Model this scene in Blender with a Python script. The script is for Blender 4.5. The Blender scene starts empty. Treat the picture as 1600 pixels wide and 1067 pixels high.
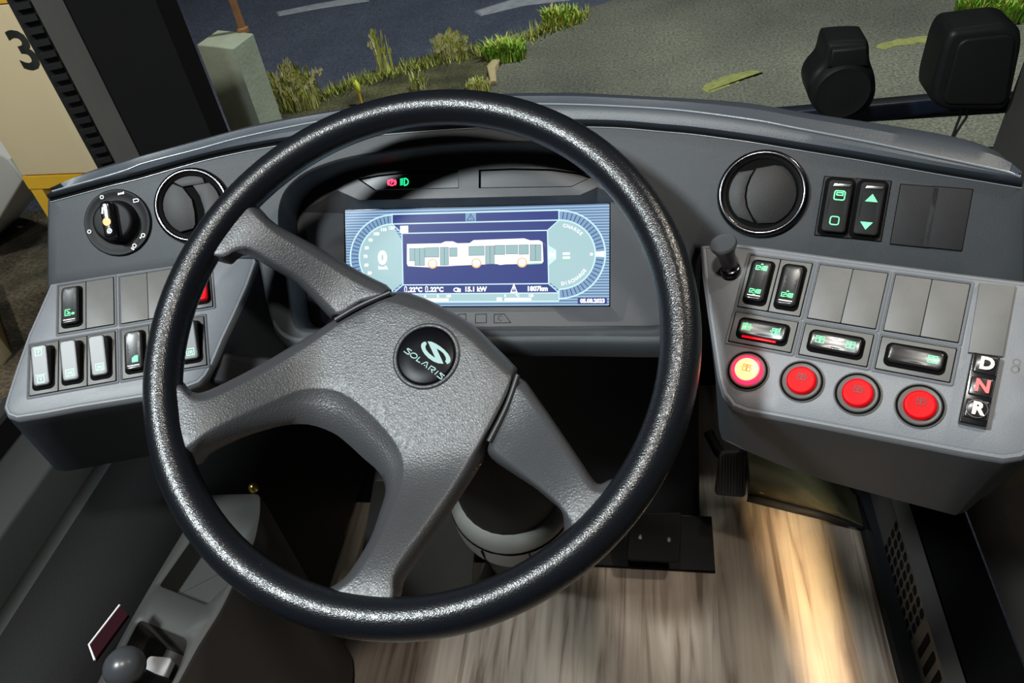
import bpy, bmesh, math, random
from mathutils import Vector, Matrix, geometry
random.seed(7)
H = 1.15                       # the eye is 1.15 m over the driver's floor (floor: z = 0)
GROUND = -0.60                 # the road outside lies 0.60 m below the driver's floor
SC = bpy.context.scene; COL = SC.collection

# ---------------------------------------------------------------- camera
F, CX, CY = 1156.0, 800.0, 533.5
RIGHT = Vector((0.986483093665, 0.122643834320, -0.108671964260))
DOWN = Vector((0.003534538715, -0.678959320579, -0.734167384209))
FWD = Vector((-0.163824945052, 0.723859607177, -0.670215380418))
EYE = Vector((0, 0, H))
cd = bpy.data.cameras.new('camera'); cam = bpy.data.objects.new('camera', cd); COL.objects.link(cam)
cd.sensor_width = 36; cd.lens = F / 1600 * 36; cd.clip_start = .02
up = -DOWN; back = -FWD
cam.matrix_world = Matrix(((RIGHT.x, up.x, back.x, 0), (RIGHT.y, up.y, back.y, 0), (RIGHT.z, up.z, back.z, H), (0, 0, 0, 1)))
SC.camera = cam
# ---------------------------------------------------------------- world, lamps, exposure
SC.view_settings.view_transform = 'Standard'; SC.view_settings.look = 'None'
SC.view_settings.exposure = 0; SC.view_settings.gamma = 1
w = bpy.data.worlds.new('night'); SC.world = w; w.use_nodes = True
w.node_tree.nodes['Background'].inputs[0].default_value = (.35, .42, .6, 1)
w.node_tree.nodes['Background'].inputs[1].default_value = .014
def lamp(name, kind, loc, aim, power, color, size=.3, size_y=None, spot=None, blend=.5):
    ld = bpy.data.lights.new(name, kind); o = bpy.data.objects.new(name, ld); COL.objects.link(o)
    o.location = loc; ld.energy = power; ld.color = color
    if kind == 'AREA':
        ld.size = size
        if size_y: ld.shape = 'RECTANGLE'; ld.size_y = size_y
    else: ld.shadow_soft_size = size
    if spot: ld.spot_size = math.radians(spot); ld.spot_blend = blend
    o.rotation_euler = (Vector(aim) - Vector(loc)).to_track_quat('-Z', 'Y').to_euler()
    return o
lamp('cab_lamp', 'AREA', (-.80, -.10, H + .70), (-.3, .45, H - .45), 38, (.93, .96, 1.0), .15, .15)
lamp('ceiling_lamp', 'AREA', (-.12, .10, H + .82), (-.1, .5, 0), 9, (1.0, .94, .85), .10, .10)
st = lamp('streak_light', 'AREA', (.312, .22, .40), (.272, .66, -.02), .26, (1.0, .74, .42), .012, .26); st.data.spread = math.radians(13)  # unseen strip light, added to lay the warm streak on the floor
lamp('door_lamp', 'SPOT', (.85, .80, H + .80), (.24, .46, H - .42), 42, (1.0, .90, .74), .07, spot=34, blend=.5)
lamp('lot_fill_lamp', 'SPOT', (1.5, 4.0, 5.2), (.3, 5.6, GROUND), 1700, (1.0, 1.0, .88), .25, spot=100, blend=.8)  # unseen overhead spot, added to light the lot evenly instead of headlights
lamp('yard_lamp', 'SPOT', (-3.2, -.6, 3.2), (-1.9, 2.2, -.4), 480, (1.0, .93, .80), .15, spot=60, blend=.6)

# ---------------------------------------------------------------- rays and surfaces
def ray(px, py): return RIGHT * ((px - CX) / F) + DOWN * ((py - CY) / F) + FWD
def on_plane(px, py, c, n):
    d = ray(px, py); return EYE + d * ((c - EYE).dot(n) / d.dot(n))
def on_z(px, py, z): return on_plane(px, py, Vector((0, 0, z)), Vector((0, 0, 1)))
def on_y(px, py, y): return on_plane(px, py, Vector((0, y, 0)), Vector((0, 1, 0)))
def on_x(px, py, x): return on_plane(px, py, Vector((x, 0, 0)), Vector((1, 0, 0)))
def kx(x):
    d = abs(x + .175)
    return .9002 + .0262 * (1 - (d / .225) ** 2) if d < .225 else .9002 - .233 * (d - .225)
def fas_y(x, z): return kx(x) + .903 * (z - H)
def on_fascia(px, py, off=0.0):
    d = ray(px, py); lo, hi = .2, 1.8
    for _ in range(50):
        m = (lo + hi) / 2; P = EYE + d * m
        if P.y < fas_y(P.x, P.z) - off: lo = m
        else: hi = m
    return EYE + d * lo
def fas_frame(x):
    s = (kx(x + .001) - kx(x - .001)) / .002
    n = Vector((s, -1, .903)).normalized(); u = Vector((1, s, 0)); u = (u - n * u.dot(n)).normalized()
    return u, n.cross(u), n
def frame(c, u, v, n): return Matrix(((u.x, v.x, n.x, c.x), (u.y, v.y, n.y, c.y), (u.z, v.z, n.z, c.z), (0, 0, 0, 1)))
def ortho(u, v):
    u = Vector(u).normalized(); n = u.cross(Vector(v)).normalized(); return u, n.cross(u), n
RLU, RLV, RLN = ortho((.929, -.361, .083), (.258, .79, .556)); RLC = Vector((.0961, .5263, -.3874 + H))
LLU, LLV, LLN = ortho((.943, .328, -.056), (-.269, .851, .451)); LLC = Vector((-.5637, .4847, -.3853 + H))
RLM = frame(RLC, RLU, RLV, RLN); LLM = frame(LLC, LLU, LLV, LLN)
DS = .94
DT = math.radians(40.06); DN = Vector((0, -math.cos(DT), math.sin(DT))); DU = Vector((1, 0, 0)); DV = DN.cross(DU)
DC = Vector((-.17346 * DS, .64114 * DS, -.46789 * DS + H)); DM = frame(DC, DU, DV, DN)
WC = Vector((-.17676, .41486, -.37670 + H)); WN = Vector((-.03145142, -.47547205, .87916843)).normalized()
WU = Vector((.99936, 0, .03575)); WU = (WU - WN * WU.dot(WN)).normalized(); WV = WN.cross(WU); WM = frame(WC, WU, WV, WN)
def loc2(M, P): return M.inverted() @ P

# ---------------------------------------------------------------- materials
def mat(name, color, rough=.5, metal=0, bump=None, spec=.5, emit=None, estr=1, coat=0, var=None, trans=0):
    m = bpy.data.materials.new(name); m.use_nodes = True; nt = m.node_tree; b = nt.nodes['Principled BSDF']
    b.inputs['Base Color'].default_value = (*color, 1); b.inputs['Roughness'].default_value = rough
    b.inputs['Metallic'].default_value = metal; b.inputs['Specular IOR Level'].default_value = spec
    b.inputs['Coat Weight'].default_value = coat; b.inputs['Coat Roughness'].default_value = .05
    if emit: b.inputs['Emission Color'].default_value = (*emit, 1); b.inputs['Emission Strength'].default_value = estr
    tc = nt.nodes.new('ShaderNodeTexCoord')
    if var:                                     # var = (scale, amount): mottled tone
        nz = nt.nodes.new('ShaderNodeTexNoise'); nz.inputs['Scale'].default_value = var[0]; nz.inputs['Detail'].default_value = 5
        nt.links.new(tc.outputs['Object'], nz.inputs['Vector'])
        mx = nt.nodes.new('ShaderNodeMix'); mx.data_type = 'RGBA'
        mx.inputs[6].default_value = tuple(c * (1 - var[1]) for c in color) + (1,); mx.inputs[7].default_value = tuple(min(1, c * (1 + var[1])) for c in color) + (1,)
        nt.links.new(nz.outputs['Fac'], mx.inputs[0]); nt.links.new(mx.outputs[2], b.inputs['Base Color'])
    if bump:                                    # bump = (kind, scale, distance)
        if bump[0] == 'voronoi':
            t = nt.nodes.new('ShaderNodeTexVoronoi'); t.feature = 'DISTANCE_TO_EDGE'; out = t.outputs['Distance']
            wn = nt.nodes.new('ShaderNodeTexNoise'); wn.inputs['Scale'].default_value = bump[1] * .5
            va = nt.nodes.new('ShaderNodeVectorMath'); va.operation = 'SCALE'; va.inputs['Scale'].default_value = 1.2 / bump[1]
            vb = nt.nodes.new('ShaderNodeVectorMath'); vb.operation = 'ADD'
            nt.links.new(tc.outputs['Object'], wn.inputs['Vector']); nt.links.new(wn.outputs['Color'], va.inputs[0])
            nt.links.new(va.outputs[0], vb.inputs[0]); nt.links.new(tc.outputs['Object'], vb.inputs[1]); nt.links.new(vb.outputs[0], t.inputs['Vector'])
        else:
            t = nt.nodes.new('ShaderNodeTexNoise'); t.inputs['Detail'].default_value = 3; out = t.outputs['Fac']
            nt.links.new(tc.outputs['Object'], t.inputs['Vector'])
        t.inputs['Scale'].default_value = bump[1]
        bp = nt.nodes.new('ShaderNodeBump'); bp.inputs['Strength'].default_value = bump[3] if len(bump) > 3 else .5
        bp.inputs['Distance'].default_value = bump[2]
        nt.links.new(out, bp.inputs['Height']); nt.links.new(bp.outputs[0], b.inputs['Normal'])
    return m
M = {}
M['dash'] = mat('dash_plastic', (.024, .0285, .033), .5, spec=.3, bump=('noise', 1600, .0004, .45), var=(60, .08))
M['pad'] = mat('dash_pad_plastic', (.038, .046, .057), .42, bump=('noise', 1400, .0004, .4), var=(40, .08))
M['panel'] = mat('console_plastic', (.155, .162, .176), .45, bump=('noise', 1500, .0004, .5), var=(70, .07))
M['bezel'] = mat('bezel_plastic', (.115, .113, .108), .5, bump=('noise', 1800, .0003, .4), var=(90, .12))
M['blank_dark'] = mat('blank_cover_plastic', (.014, .014, .016), .6, spec=.25, bump=('noise', 1500, .0004, .5), var=(90, .2))
M['blackgloss'] = mat('gloss_black_plastic', (.006, .006, .007), .2, coat=.4)
M['rocker'] = mat('rocker_plastic', (.012, .012, .013), .3, spec=.8, coat=.3)
M['rocker_satin'] = mat('satin_rocker_plastic', (.014, .014, .014), .46, spec=.9)
M['sensor'] = mat('sensor_black', (.007, .0075, .0075), .5, spec=.25)
M['pedalgrey'] = mat('pedal_rubber', (.10, .10, .10), .55)
M['body'] = mat('console_shaded_plastic', (.045, .052, .060), .5, spec=.3, bump=('noise', 1500, .0004, .45), var=(60, .08))  # console plastic again, darkened for the shade on the front faces
M['collar'] = mat('collar_grey', (.15, .148, .135), .5, bump=('noise', 900, .0004, .4))
M['highlight'] = mat('edge_highlight', (.17, .19, .21), .22, spec=.8)  # pale tone painted for the highlight lines along the pad edges
M['dial'] = mat('dial_black_plastic', (.004, .004, .005), .55, spec=.2)
M['black'] = mat('matt_black_plastic', (.006, .006, .007), .65, spec=.25)
M['gap'] = mat('black_gap', (.002, .002, .002), .9, spec=.1)
M['face'] = mat('cluster_plastic', (.060, .060, .064), .5, bump=('noise', 1500, .0003, .4), var=(50, .08))
M['recess'] = mat('recess_plastic', (.028, .030, .034), .55, bump=('noise', 1500, .0003, .4))
M['tinted'] = mat('tinted_window', (.05, .05, .053), .4)
M['rimleather'] = mat('rim_leather', (.005, .006, .008), .27, spec=.5, bump=('voronoi', 620, .0006, .36))
M['hubleather'] = mat('hub_leather', (.036, .037, .040), .42, bump=('voronoi', 400, .0007, .5), var=(25, .12))
M['seam'] = mat('seam_plastic', (.02, .02, .022), .4)
M['chrome'] = mat('chrome', (.62, .62, .63), .12, 1)
M['darkchrome'] = mat('dark_chrome', (.11, .11, .12), .2, 1)
M['ventgrey'] = mat('vent_plastic', (.010, .0095, .010), .5, spec=.25, bump=('noise', 900, .0003, .3), var=(60, .15))
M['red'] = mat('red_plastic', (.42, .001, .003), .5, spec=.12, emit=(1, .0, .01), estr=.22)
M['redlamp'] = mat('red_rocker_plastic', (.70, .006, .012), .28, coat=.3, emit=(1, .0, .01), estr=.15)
M['litcap'] = mat('lit_button_lens', (.8, .3, .1), .3, emit=(1, .70, .30), estr=1.25)
M['litrim'] = mat('lit_button_rim', (.8, .02, .03), .3, emit=(1, .01, .04), estr=4.5)
M['redbar'] = mat('red_indicator', (.3, .0, .0), .3, emit=(1, .0, .01), estr=.9)
M['redmark'] = mat('dark_red_print', (.16, .0, .0), .5)
M['amberframe'] = mat('amber_print', (.5, .25, .02), .5, emit=(.9, .45, .05), estr=.45)
M['green'] = mat('green_symbol', (.1, .6, .25), .5, emit=(.16, .85, .32), estr=.9)
M['greenpale'] = mat('pale_green_symbol', (.3, .6, .4), .5, emit=(.30, .75, .42), estr=.75)
M['white'] = mat('white_print', (.75, .75, .74), .5, emit=(1, 1, 1), estr=.12)
M['orange'] = mat('orange_print', (.9, .22, .01), .4, emit=(1, .22, .01), estr=.5)
M['letter'] = mat('lit_letter', (.8, .75, .62), .4, emit=(1, .86, .62), estr=.55)
M['letterred'] = mat('lit_red_letter', (.5, .06, .06), .5, emit=(1, .13, .12), estr=.95)
M['redglow'] = mat('red_glow', (.3, .01, .01), .4, emit=(1, .01, .03), estr=.55)
M['telred'] = mat('telltale_red', (.5, .02, .05), .4, emit=(1, .06, .14), estr=2.4)
M['telgreen'] = mat('telltale_green', (.02, .5, .2), .4, emit=(.02, .90, .33), estr=1.2)
M['badge'] = mat('badge_black', (.002, .002, .003), .3, spec=.06)
M['emblem'] = mat('emblem_print', (.26, .38, .37), .6, spec=.15)
def emi(name, c, s=1):
    return mat(name, (.01, .01, .01), .3, spec=.12, emit=c, estr=s)
M['s_pale'] = emi('screen_pale', (.47, .70, .74), .95)
M['s_navy'] = emi('screen_navy', (.045, .065, .26), .95)
M['s_line'] = emi('screen_line', (.66, .93, 1.0), 1.05)
M['s_band'] = emi('screen_band', (.24, .40, .62), 1.0)
M['s_white'] = emi('screen_white', (1, 1, 1), 1.25)
M['s_dark'] = emi('screen_dark', (.015, .03, .10), 1.0)
M['s_teal'] = emi('screen_teal', (.36, .55, .57), 1.0)
M['s_orange'] = emi('screen_orange', (1, .50, .22), 1.2)
M['s_green'] = emi('screen_green', (.25, .85, .4), 1.0)
M['s_grey'] = emi('screen_grey', (.16, .19, .24), 1.0)
def screen_bg():
    m = emi('screen_background', (.3, .5, .75), 1); nt = m.node_tree; b = nt.nodes['Principled BSDF']
    tc = nt.nodes.new('ShaderNodeTexCoord'); sp = nt.nodes.new('ShaderNodeSeparateXYZ'); nt.links.new(tc.outputs['Object'], sp.inputs[0])
    wv = nt.nodes.new('ShaderNodeMath'); wv.operation = 'MULTIPLY'; wv.inputs[1].default_value = 2 * math.pi / .0028
    sn = nt.nodes.new('ShaderNodeMath'); sn.operation = 'SINE'; nt.links.new(sp.outputs[1], wv.inputs[0]); nt.links.new(wv.outputs[0], sn.inputs[0])
    r = nt.nodes.new('ShaderNodeValToRGB'); r.color_ramp.elements[0].color = (.10, .18, .36, 1); r.color_ramp.elements[1].color = (.40, .60, .80, 1)
    mp = nt.nodes.new('ShaderNodeMapRange'); mp.inputs['From Min'].default_value = -1; nt.links.new(sn.outputs[0], mp.inputs['Value'])
    nt.links.new(mp.outputs[0], r.inputs[0]); nt.links.new(r.outputs[0], b.inputs['Emission Color']); return m
M['s_bg'] = screen_bg()
def wood():
    m = mat('wood_floor', (.3, .24, .19), .5); nt = m.node_tree; b = nt.nodes['Principled BSDF']
    tc = nt.nodes.new('ShaderNodeTexCoord'); mp = nt.nodes.new('ShaderNodeMapping'); mp.inputs['Scale'].default_value = (22, 1.3, 1)
    nt.links.new(tc.outputs['Object'], mp.inputs['Vector'])
    n1 = nt.nodes.new('ShaderNodeTexNoise'); n1.inputs['Scale'].default_value = 2.2; n1.inputs['Detail'].default_value = 8; n1.inputs['Distortion'].default_value = 1.2
    nt.links.new(mp.outputs[0], n1.inputs['Vector'])
    r = nt.nodes.new('ShaderNodeValToRGB'); e = r.color_ramp.elements
    e[0].position = .32; e[0].color = (.12, .085, .060, 1); e[1].position = .62; e[1].color = (.35, .29, .235, 1)
    x = e.new(.46); x.color = (.27, .215, .17, 1)
    nt.links.new(n1.outputs['Fac'], r.inputs[0])
    n2 = nt.nodes.new('ShaderNodeTexNoise'); n2.inputs['Scale'].default_value = 5; n2.inputs['Detail'].default_value = 4
    nt.links.new(tc.outputs['Object'], n2.inputs['Vector'])
    mx = nt.nodes.new('ShaderNodeMix'); mx.data_type = 'RGBA'; mx.blend_type = 'MULTIPLY'; mx.inputs[0].default_value = .5
    nt.links.new(r.outputs[0], mx.inputs[6]); nt.links.new(n2.outputs['Fac'], mx.inputs[7])
    g = nt.nodes.new('ShaderNodeMix'); g.data_type = 'RGBA'; g.blend_type = 'MULTIPLY'; g.inputs[0].default_value = 1; g.inputs[7].default_value = (1.35, 1.35, 1.35, 1)
    nt.links.new(mx.outputs[2], g.inputs[6]); nt.links.new(g.outputs[2], b.inputs['Base Color']); return m
M['wood'] = wood()
M['grey'] = mat('grey_trim', (.038, .040, .038), .55, bump=('noise', 900, .0004, .4), var=(25, .15))
M['sidegrey'] = mat('side_panel_plastic', (.034, .037, .036), .55, bump=('noise', 900, .0004, .4), var=(12, .2))
M['sideshade'] = mat('shaded_side_panel', (.006, .0065, .0065), .6, spec=.25, bump=('noise', 900, .0004, .4))  # side panel colour blackened in place of the shadow over its lower part
M['darkgrey'] = mat('dark_grey_trim', (.045, .043, .040), .55, bump=('noise', 900, .0004, .4), var=(14, .2))
M['strip'] = mat('lightened_pillar_strip', (.60, .61, .60), .6, var=(14, .15))  # base lightened to stand in for lamp light on this strip
M['pillar'] = mat('pillar_trim', (.030, .032, .036), .6, var=(8, .2))
M['rubber'] = mat('rubber', (.008, .008, .009), .6)
M['knobgrey'] = mat('knob_plastic', (.05, .052, .058), .3)
M['olive'] = mat('painted_metal_panel', (.10, .10, .055), .32, .3)
M['boltgold'] = mat('brass_bolt', (.6, .42, .1), .3, 1)
M['steel'] = mat('steel', (.4, .4, .4), .3, 1)
M['cream'] = mat('cream_board', (.66, .55, .37), .6, var=(4, .07))
M['yellow'] = mat('yellow_paint', (.72, .42, .03), .45, var=(9, .15))
M['whitepaint'] = mat('pale_grey_paint', (.42, .42, .43), .6)
M['ink'] = mat('black_paint', (.012, .014, .014), .6)
M['concrete'] = mat('weathered_concrete', (.27, .30, .25), .9, var=(7, .35), bump=('noise', 60, .004, .6))
M['rust'] = mat('rusty_metal', (.20, .09, .035), .8, var=(14, .6))
M['wiper'] = mat('wiper_black', (.010, .013, .030), .35)
M['leaf'] = mat('pale_leaf', (.55, .55, .5), .6)
M['marker'] = mat('yellow_green_plastic', (.75, .78, .08), .5, var=(9, .1))
M['label_red'] = mat('dark_red_card', (.018, .002, .005), .7, spec=.1)
def ground_mat(name, c0, c1, spk, sc=1.2, bumpd=.01, speck=.62):
    m = mat(name, c0, .85); nt = m.node_tree; b = nt.nodes['Principled BSDF']; tc = nt.nodes.new('ShaderNodeTexCoord')
    n1 = nt.nodes.new('ShaderNodeTexNoise'); n1.inputs['Scale'].default_value = sc; n1.inputs['Detail'].default_value = 6
    n2 = nt.nodes.new('ShaderNodeTexNoise'); n2.inputs['Scale'].default_value = 70; n2.inputs['Detail'].default_value = 4
    for n in (n1, n2): nt.links.new(tc.outputs['Object'], n.inputs['Vector'])
    r = nt.nodes.new('ShaderNodeValToRGB'); r.color_ramp.elements[0].position = .35; r.color_ramp.elements[1].position = .68
    r.color_ramp.elements[0].color = (*c0, 1); r.color_ramp.elements[1].color = (*c1, 1); nt.links.new(n1.outputs['Fac'], r.inputs[0])
    r2 = nt.nodes.new('ShaderNodeValToRGB'); r2.color_ramp.elements[0].position = .3; r2.color_ramp.elements[1].position = speck + .12
    r2.color_ramp.elements[0].color = (.45, .45, .45, 1); r2.color_ramp.elements[1].color = (*spk, 1); nt.links.new(n2.outputs['Fac'], r2.inputs[0])
    mx = nt.nodes.new('ShaderNodeMix'); mx.data_type = 'RGBA'; mx.blend_type = 'MULTIPLY'; mx.inputs[0].default_value = 1
    nt.links.new(r.outputs[0], mx.inputs[6]); nt.links.new(r2.outputs[0], mx.inputs[7]); nt.links.new(mx.outputs[2], b.inputs['Base Color'])
    bp = nt.nodes.new('ShaderNodeBump'); bp.inputs['Strength'].default_value = .8; bp.inputs['Distance'].default_value = bumpd
    nt.links.new(n2.outputs['Fac'], bp.inputs['Height']); nt.links.new(bp.outputs[0], b.inputs['Normal']); return m
M['lot'] = ground_mat('gravel_asphalt', (.060, .063, .062), (.15, .152, .135), (1.5, 1.5, 1.4), .8)
M['road'] = ground_mat('road_asphalt', (.032, .040, .078), (.048, .058, .10), (1.3, 1.3, 1.3), 2.5)
M['soil'] = ground_mat('leafy_soil', (.030, .030, .015), (.10, .095, .045), (1.6, 1.6, 1.5), 6, .03)
M['yard'] = ground_mat('leafy_yard', (.022, .018, .013), (.10, .078, .055), (1.6, 1.6, 1.5), 5, .02)
M['moss'] = mat('moss', (.20, .21, .07), .9, var=(30, .5), bump=('noise', 80, .02))
M['roadline'] = mat('worn_road_paint', (.20, .21, .26), .8, var=(20, .4))
M['kerb'] = mat('pale_kerb', (.33, .27, .16), .8, var=(12, .3))
M['grassA'] = mat('green_grass', (.20, .42, .04), .6, var=(6, .4))
M['grassB'] = mat('yellow_green_grass', (.42, .44, .08), .6, var=(6, .4))
M['grassC'] = mat('dry_grass', (.55, .53, .27), .7, var=(6, .35))
M['grassD'] = mat('olive_grass', (.16, .19, .035), .7, var=(6, .4))
def glass():
    m = bpy.data.materials.new('window_glass'); m.use_nodes = True; nt = m.node_tree; nt.nodes.clear()
    o = nt.nodes.new('ShaderNodeOutputMaterial'); t = nt.nodes.new('ShaderNodeBsdfTransparent'); g = nt.nodes.new('ShaderNodeBsdfGlossy')
    g.inputs['Roughness'].default_value = .02; t.inputs[0].default_value = (.93, .96, .95, 1)
    f = nt.nodes.new('ShaderNodeFresnel'); f.inputs[0].default_value = 1.35; x = nt.nodes.new('ShaderNodeMixShader')
    ge = nt.nodes.new('ShaderNodeNewGeometry'); iv = nt.nodes.new('ShaderNodeMath'); iv.operation = 'SUBTRACT'; iv.inputs[0].default_value = 1; nt.links.new(ge.outputs['Backfacing'], iv.inputs[1])
    mu = nt.nodes.new('ShaderNodeMath'); mu.operation = 'MULTIPLY'; nt.links.new(f.outputs[0], mu.inputs[0]); nt.links.new(iv.outputs[0], mu.inputs[1]); nt.links.new(mu.outputs[0], x.inputs[0]); nt.links.new(t.outputs[0], x.inputs[1]); nt.links.new(g.outputs[0], x.inputs[2]); nt.links.new(x.outputs[0], o.inputs[0]); return m
M['glass'] = glass()

# ---------------------------------------------------------------- mesh builder
class MB:
    def __init__(s): s.v = []; s.f = []; s.m = []; s.mats = []
    def mi(s, mt):
        if mt not in s.mats: s.mats.append(mt)
        return s.mats.index(mt)
    def add(s, vs, fs, mt):
        o = len(s.v); i = s.mi(mt); s.v += [Vector(p) for p in vs]
        for f in fs: s.f.append([o + k for k in f]); s.m.append(i)
        return s
    def loft(s, rings, mt, closed=True, cap0=False, cap1=False):
        n = len(rings[0]); vs = [p for r in rings for p in r]; fs = []
        for a in range(len(rings) - 1):
            for k in range(n if closed else n - 1):
                k2 = (k + 1) % n; fs.append([a * n + k, a * n + k2, (a + 1) * n + k2, (a + 1) * n + k])
        if cap0: fs.append(list(range(n))[::-1])
        if cap1: fs.append([(len(rings) - 1) * n + k for k in range(n)])
        return s.add(vs, fs, mt)
    def box(s, c, d, mt, X=None):
        c = Vector(c); vs = [Vector(((i - .5) * d[0], (j - .5) * d[1], (k - .5) * d[2])) for k in (0, 1) for j in (0, 1) for i in (0, 1)]
        vs = [(X @ p if X else p) + c for p in vs]
        return s.add(vs, [[0, 2, 3, 1], [4, 5, 7, 6], [0, 1, 5, 4], [2, 6, 7, 3], [0, 4, 6, 2], [1, 3, 7, 5]], mt)
    def pad(s, poly, z0, z1, mt, r=.001, seg=3, topf=None):     # a prism over a 2D outline with a rounded upper edge
        rings = [[(x, y, z0) for x, y in poly], [(x, y, z1 - r) for x, y in poly]]
        for k in range(1, seg + 1):
            a = k / seg * math.pi / 2; q = inset(poly, r * (1 - math.cos(a))); rings.append([(x, y, z1 - r + r * math.sin(a)) for x, y in q])
        if topf: rings = [[(x, y, z if i == 0 else z + topf(x, y)) for x, y, z in rg] for i, rg in enumerate(rings)]
        return s.loft(rings, mt, True, True, True)
    def flat(s, poly, z, mt): return s.add([(x, y, z) for x, y in poly], [list(range(len(poly)))], mt)
    def line(s, pts, wd, z, mt, closed=False):                  # a flat printed line
        n = len(pts); L = []; Rr = []
        for k in range(n):
            a = Vector(pts[(k - 1) % n] if closed or k > 0 else pts[k]); b = Vector(pts[(k + 1) % n] if closed or k < n - 1 else pts[k])
            p = Vector(pts[k]); d1 = (p - a).normalized() if (p - a).length > 1e-9 else (b - p).normalized()
            d2 = (b - p).normalized() if (b - p).length > 1e-9 else d1
            t = (d1 + d2); t = t.normalized() if t.length > 1e-6 else d1; nn = Vector((-t.y, t.x)); c = max(.4, nn.dot(Vector((-d1.y, d1.x))))
            L.append(p + nn * wd / 2 / c); Rr.append(p - nn * wd / 2 / c)
        vs = [(p.x, p.y, z) for p in Rr] + [(p.x, p.y, z) for p in L]
        fs = [[k, (k + 1) % n, n + (k + 1) % n, n + k] for k in range(n if closed else n - 1)]
        return s.add(vs, fs, mt)
    def lathe(s, prof, mt, n=48, cap=True):                     # profile of (radius, height) round the local z axis
        rings = [[(r * math.cos(2 * math.pi * k / n), r * math.sin(2 * math.pi * k / n), z) for k in range(n)] for r, z in prof]
        return s.loft(rings, mt, True, False, cap)
    def tube(s, path, rad, mt, n=12, closed=False, cap=True):
        path = [Vector(p) for p in path]; N = len(path); rings = []; prev = None
        for k in range(N):
            a = path[(k - 1) % N] if closed or k else path[k]; b = path[(k + 1) % N] if closed or k < N - 1 else path[k]
            t = (b - a).normalized()
            if prev is None: prev = t.orthogonal().normalized()
            prev = (prev - t * prev.dot(t)).normalized(); q = t.cross(prev); rr = rad[k] if isinstance(rad, (list, tuple)) else rad
            rings.append([path[k] + (prev * math.cos(2 * math.pi * j / n) + q * math.sin(2 * math.pi * j / n)) * rr for j in range(n)])
        if closed: rings.append(rings[0])
        return s.loft(rings, mt, True, cap and not closed, cap and not closed)
    def sheet(s, outer, holes, fn, step, mt, flip=False):       # a 2D outline with holes, filled with a fine mesh and laid on a surface
        loops = [outer] + holes; pts = []; ed = []
        for lp in loops:
            o = len(pts); pts += [Vector(p) for p in lp]; ed += [(o + k, o + (k + 1) % len(lp)) for k in range(len(lp))]
        xs = [p[0] for p in outer]; ys = [p[1] for p in outer]; y = min(ys) + step / 2; row = 0
        while y < max(ys):
            x = min(xs) + (step / 2 if row % 2 else step)
            while x < max(xs):
                p = (x, y)
                if inside(p, outer) and not any(inside(p, h) for h in holes) and min(dist_loop(p, l) for l in loops) > step * .45: pts.append(Vector(p))
                x += step
            y += step * .87; row += 1
        V, E_, Fc, *_ = geometry.delaunay_2d_cdt(pts, ed, [], 0, 1e-7)
        fs = []
        for f in Fc:
            c = sum((V[i] for i in f), Vector((0, 0))) / len(f)
            if inside(c, outer) and not any(inside(c, h) for h in holes): fs.append(list(f)[::-1] if flip else list(f))
        return s.add([fn(p.x, p.y) for p in V], fs, mt)
    def text(s, string, size, at, mt, rot=0, bold=.0, align='CENTER', z=0, sx=1, shear=0):
        cu = bpy.data.curves.new('t', 'FONT'); cu.body = string; cu.size = size; cu.align_x = align; cu.align_y = 'CENTER'; cu.offset = bold; cu.resolution_u = 3; cu.shear = shear
        o = bpy.data.objects.new('t', cu); COL.objects.link(o); bpy.context.view_layer.update()
        me = o.evaluated_get(bpy.context.evaluated_depsgraph_get()).to_mesh()
        c, sn = math.cos(rot), math.sin(rot)
        vs = [(at[0] + v.co.x * sx * c - v.co.y * sn, at[1] + v.co.x * sx * sn + v.co.y * c, z) for v in me.vertices]
        fs = [list(p.vertices) for p in me.polygons]
        s.add(vs, fs, mt); bpy.data.objects.remove(o); bpy.data.curves.remove(cu); return s
    def build(s, name, parent=None, X=None, smooth=35, label=None, solid=None):
        me = bpy.data.meshes.new(name); me.from_pydata([tuple(X @ p if X else p) for p in s.v], [], s.f)
        for m in s.mats: me.materials.append(m)
        me.polygons.foreach_set('material_index', s.m)
        bm = bmesh.new(); bm.from_mesh(me)
        bmesh.ops.remove_doubles(bm, verts=bm.verts, dist=1e-6)
        if solid is not False: bmesh.ops.recalc_face_normals(bm, faces=bm.faces)
        bm.to_mesh(me); bm.free()
        if smooth:
            me.polygons.foreach_set('use_smooth', [True] * len(me.polygons)); me.set_sharp_from_angle(angle=math.radians(smooth))
        o = bpy.data.objects.new(name, me); COL.objects.link(o)
        if parent: o.parent = parent
        if label: o['label'] = label
        return o
def inside(p, poly):
    x, y = p[0], p[1]; c = False; n = len(poly); j = n - 1
    for i in range(n):
        xi, yi = poly[i][0], poly[i][1]; xj, yj = poly[j][0], poly[j][1]
        if (yi > y) != (yj > y) and x < (xj - xi) * (y - yi) / (yj - yi) + xi: c = not c
        j = i
    return c
def dist_loop(p, lp):
    p = Vector((p[0], p[1])); m = 9
    for k in range(len(lp)):
        a = Vector(lp[k][:2]); b = Vector(lp[(k + 1) % len(lp)][:2]); d = b - a; L = d.length_squared
        t = 0 if L < 1e-14 else max(0, min(1, (p - a).dot(d) / L)); m = min(m, (p - a - d * t).length)
    return m
def area2(poly): return sum(poly[k][0] * poly[(k + 1) % len(poly)][1] - poly[(k + 1) % len(poly)][0] * poly[k][1] for k in range(len(poly)))
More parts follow.
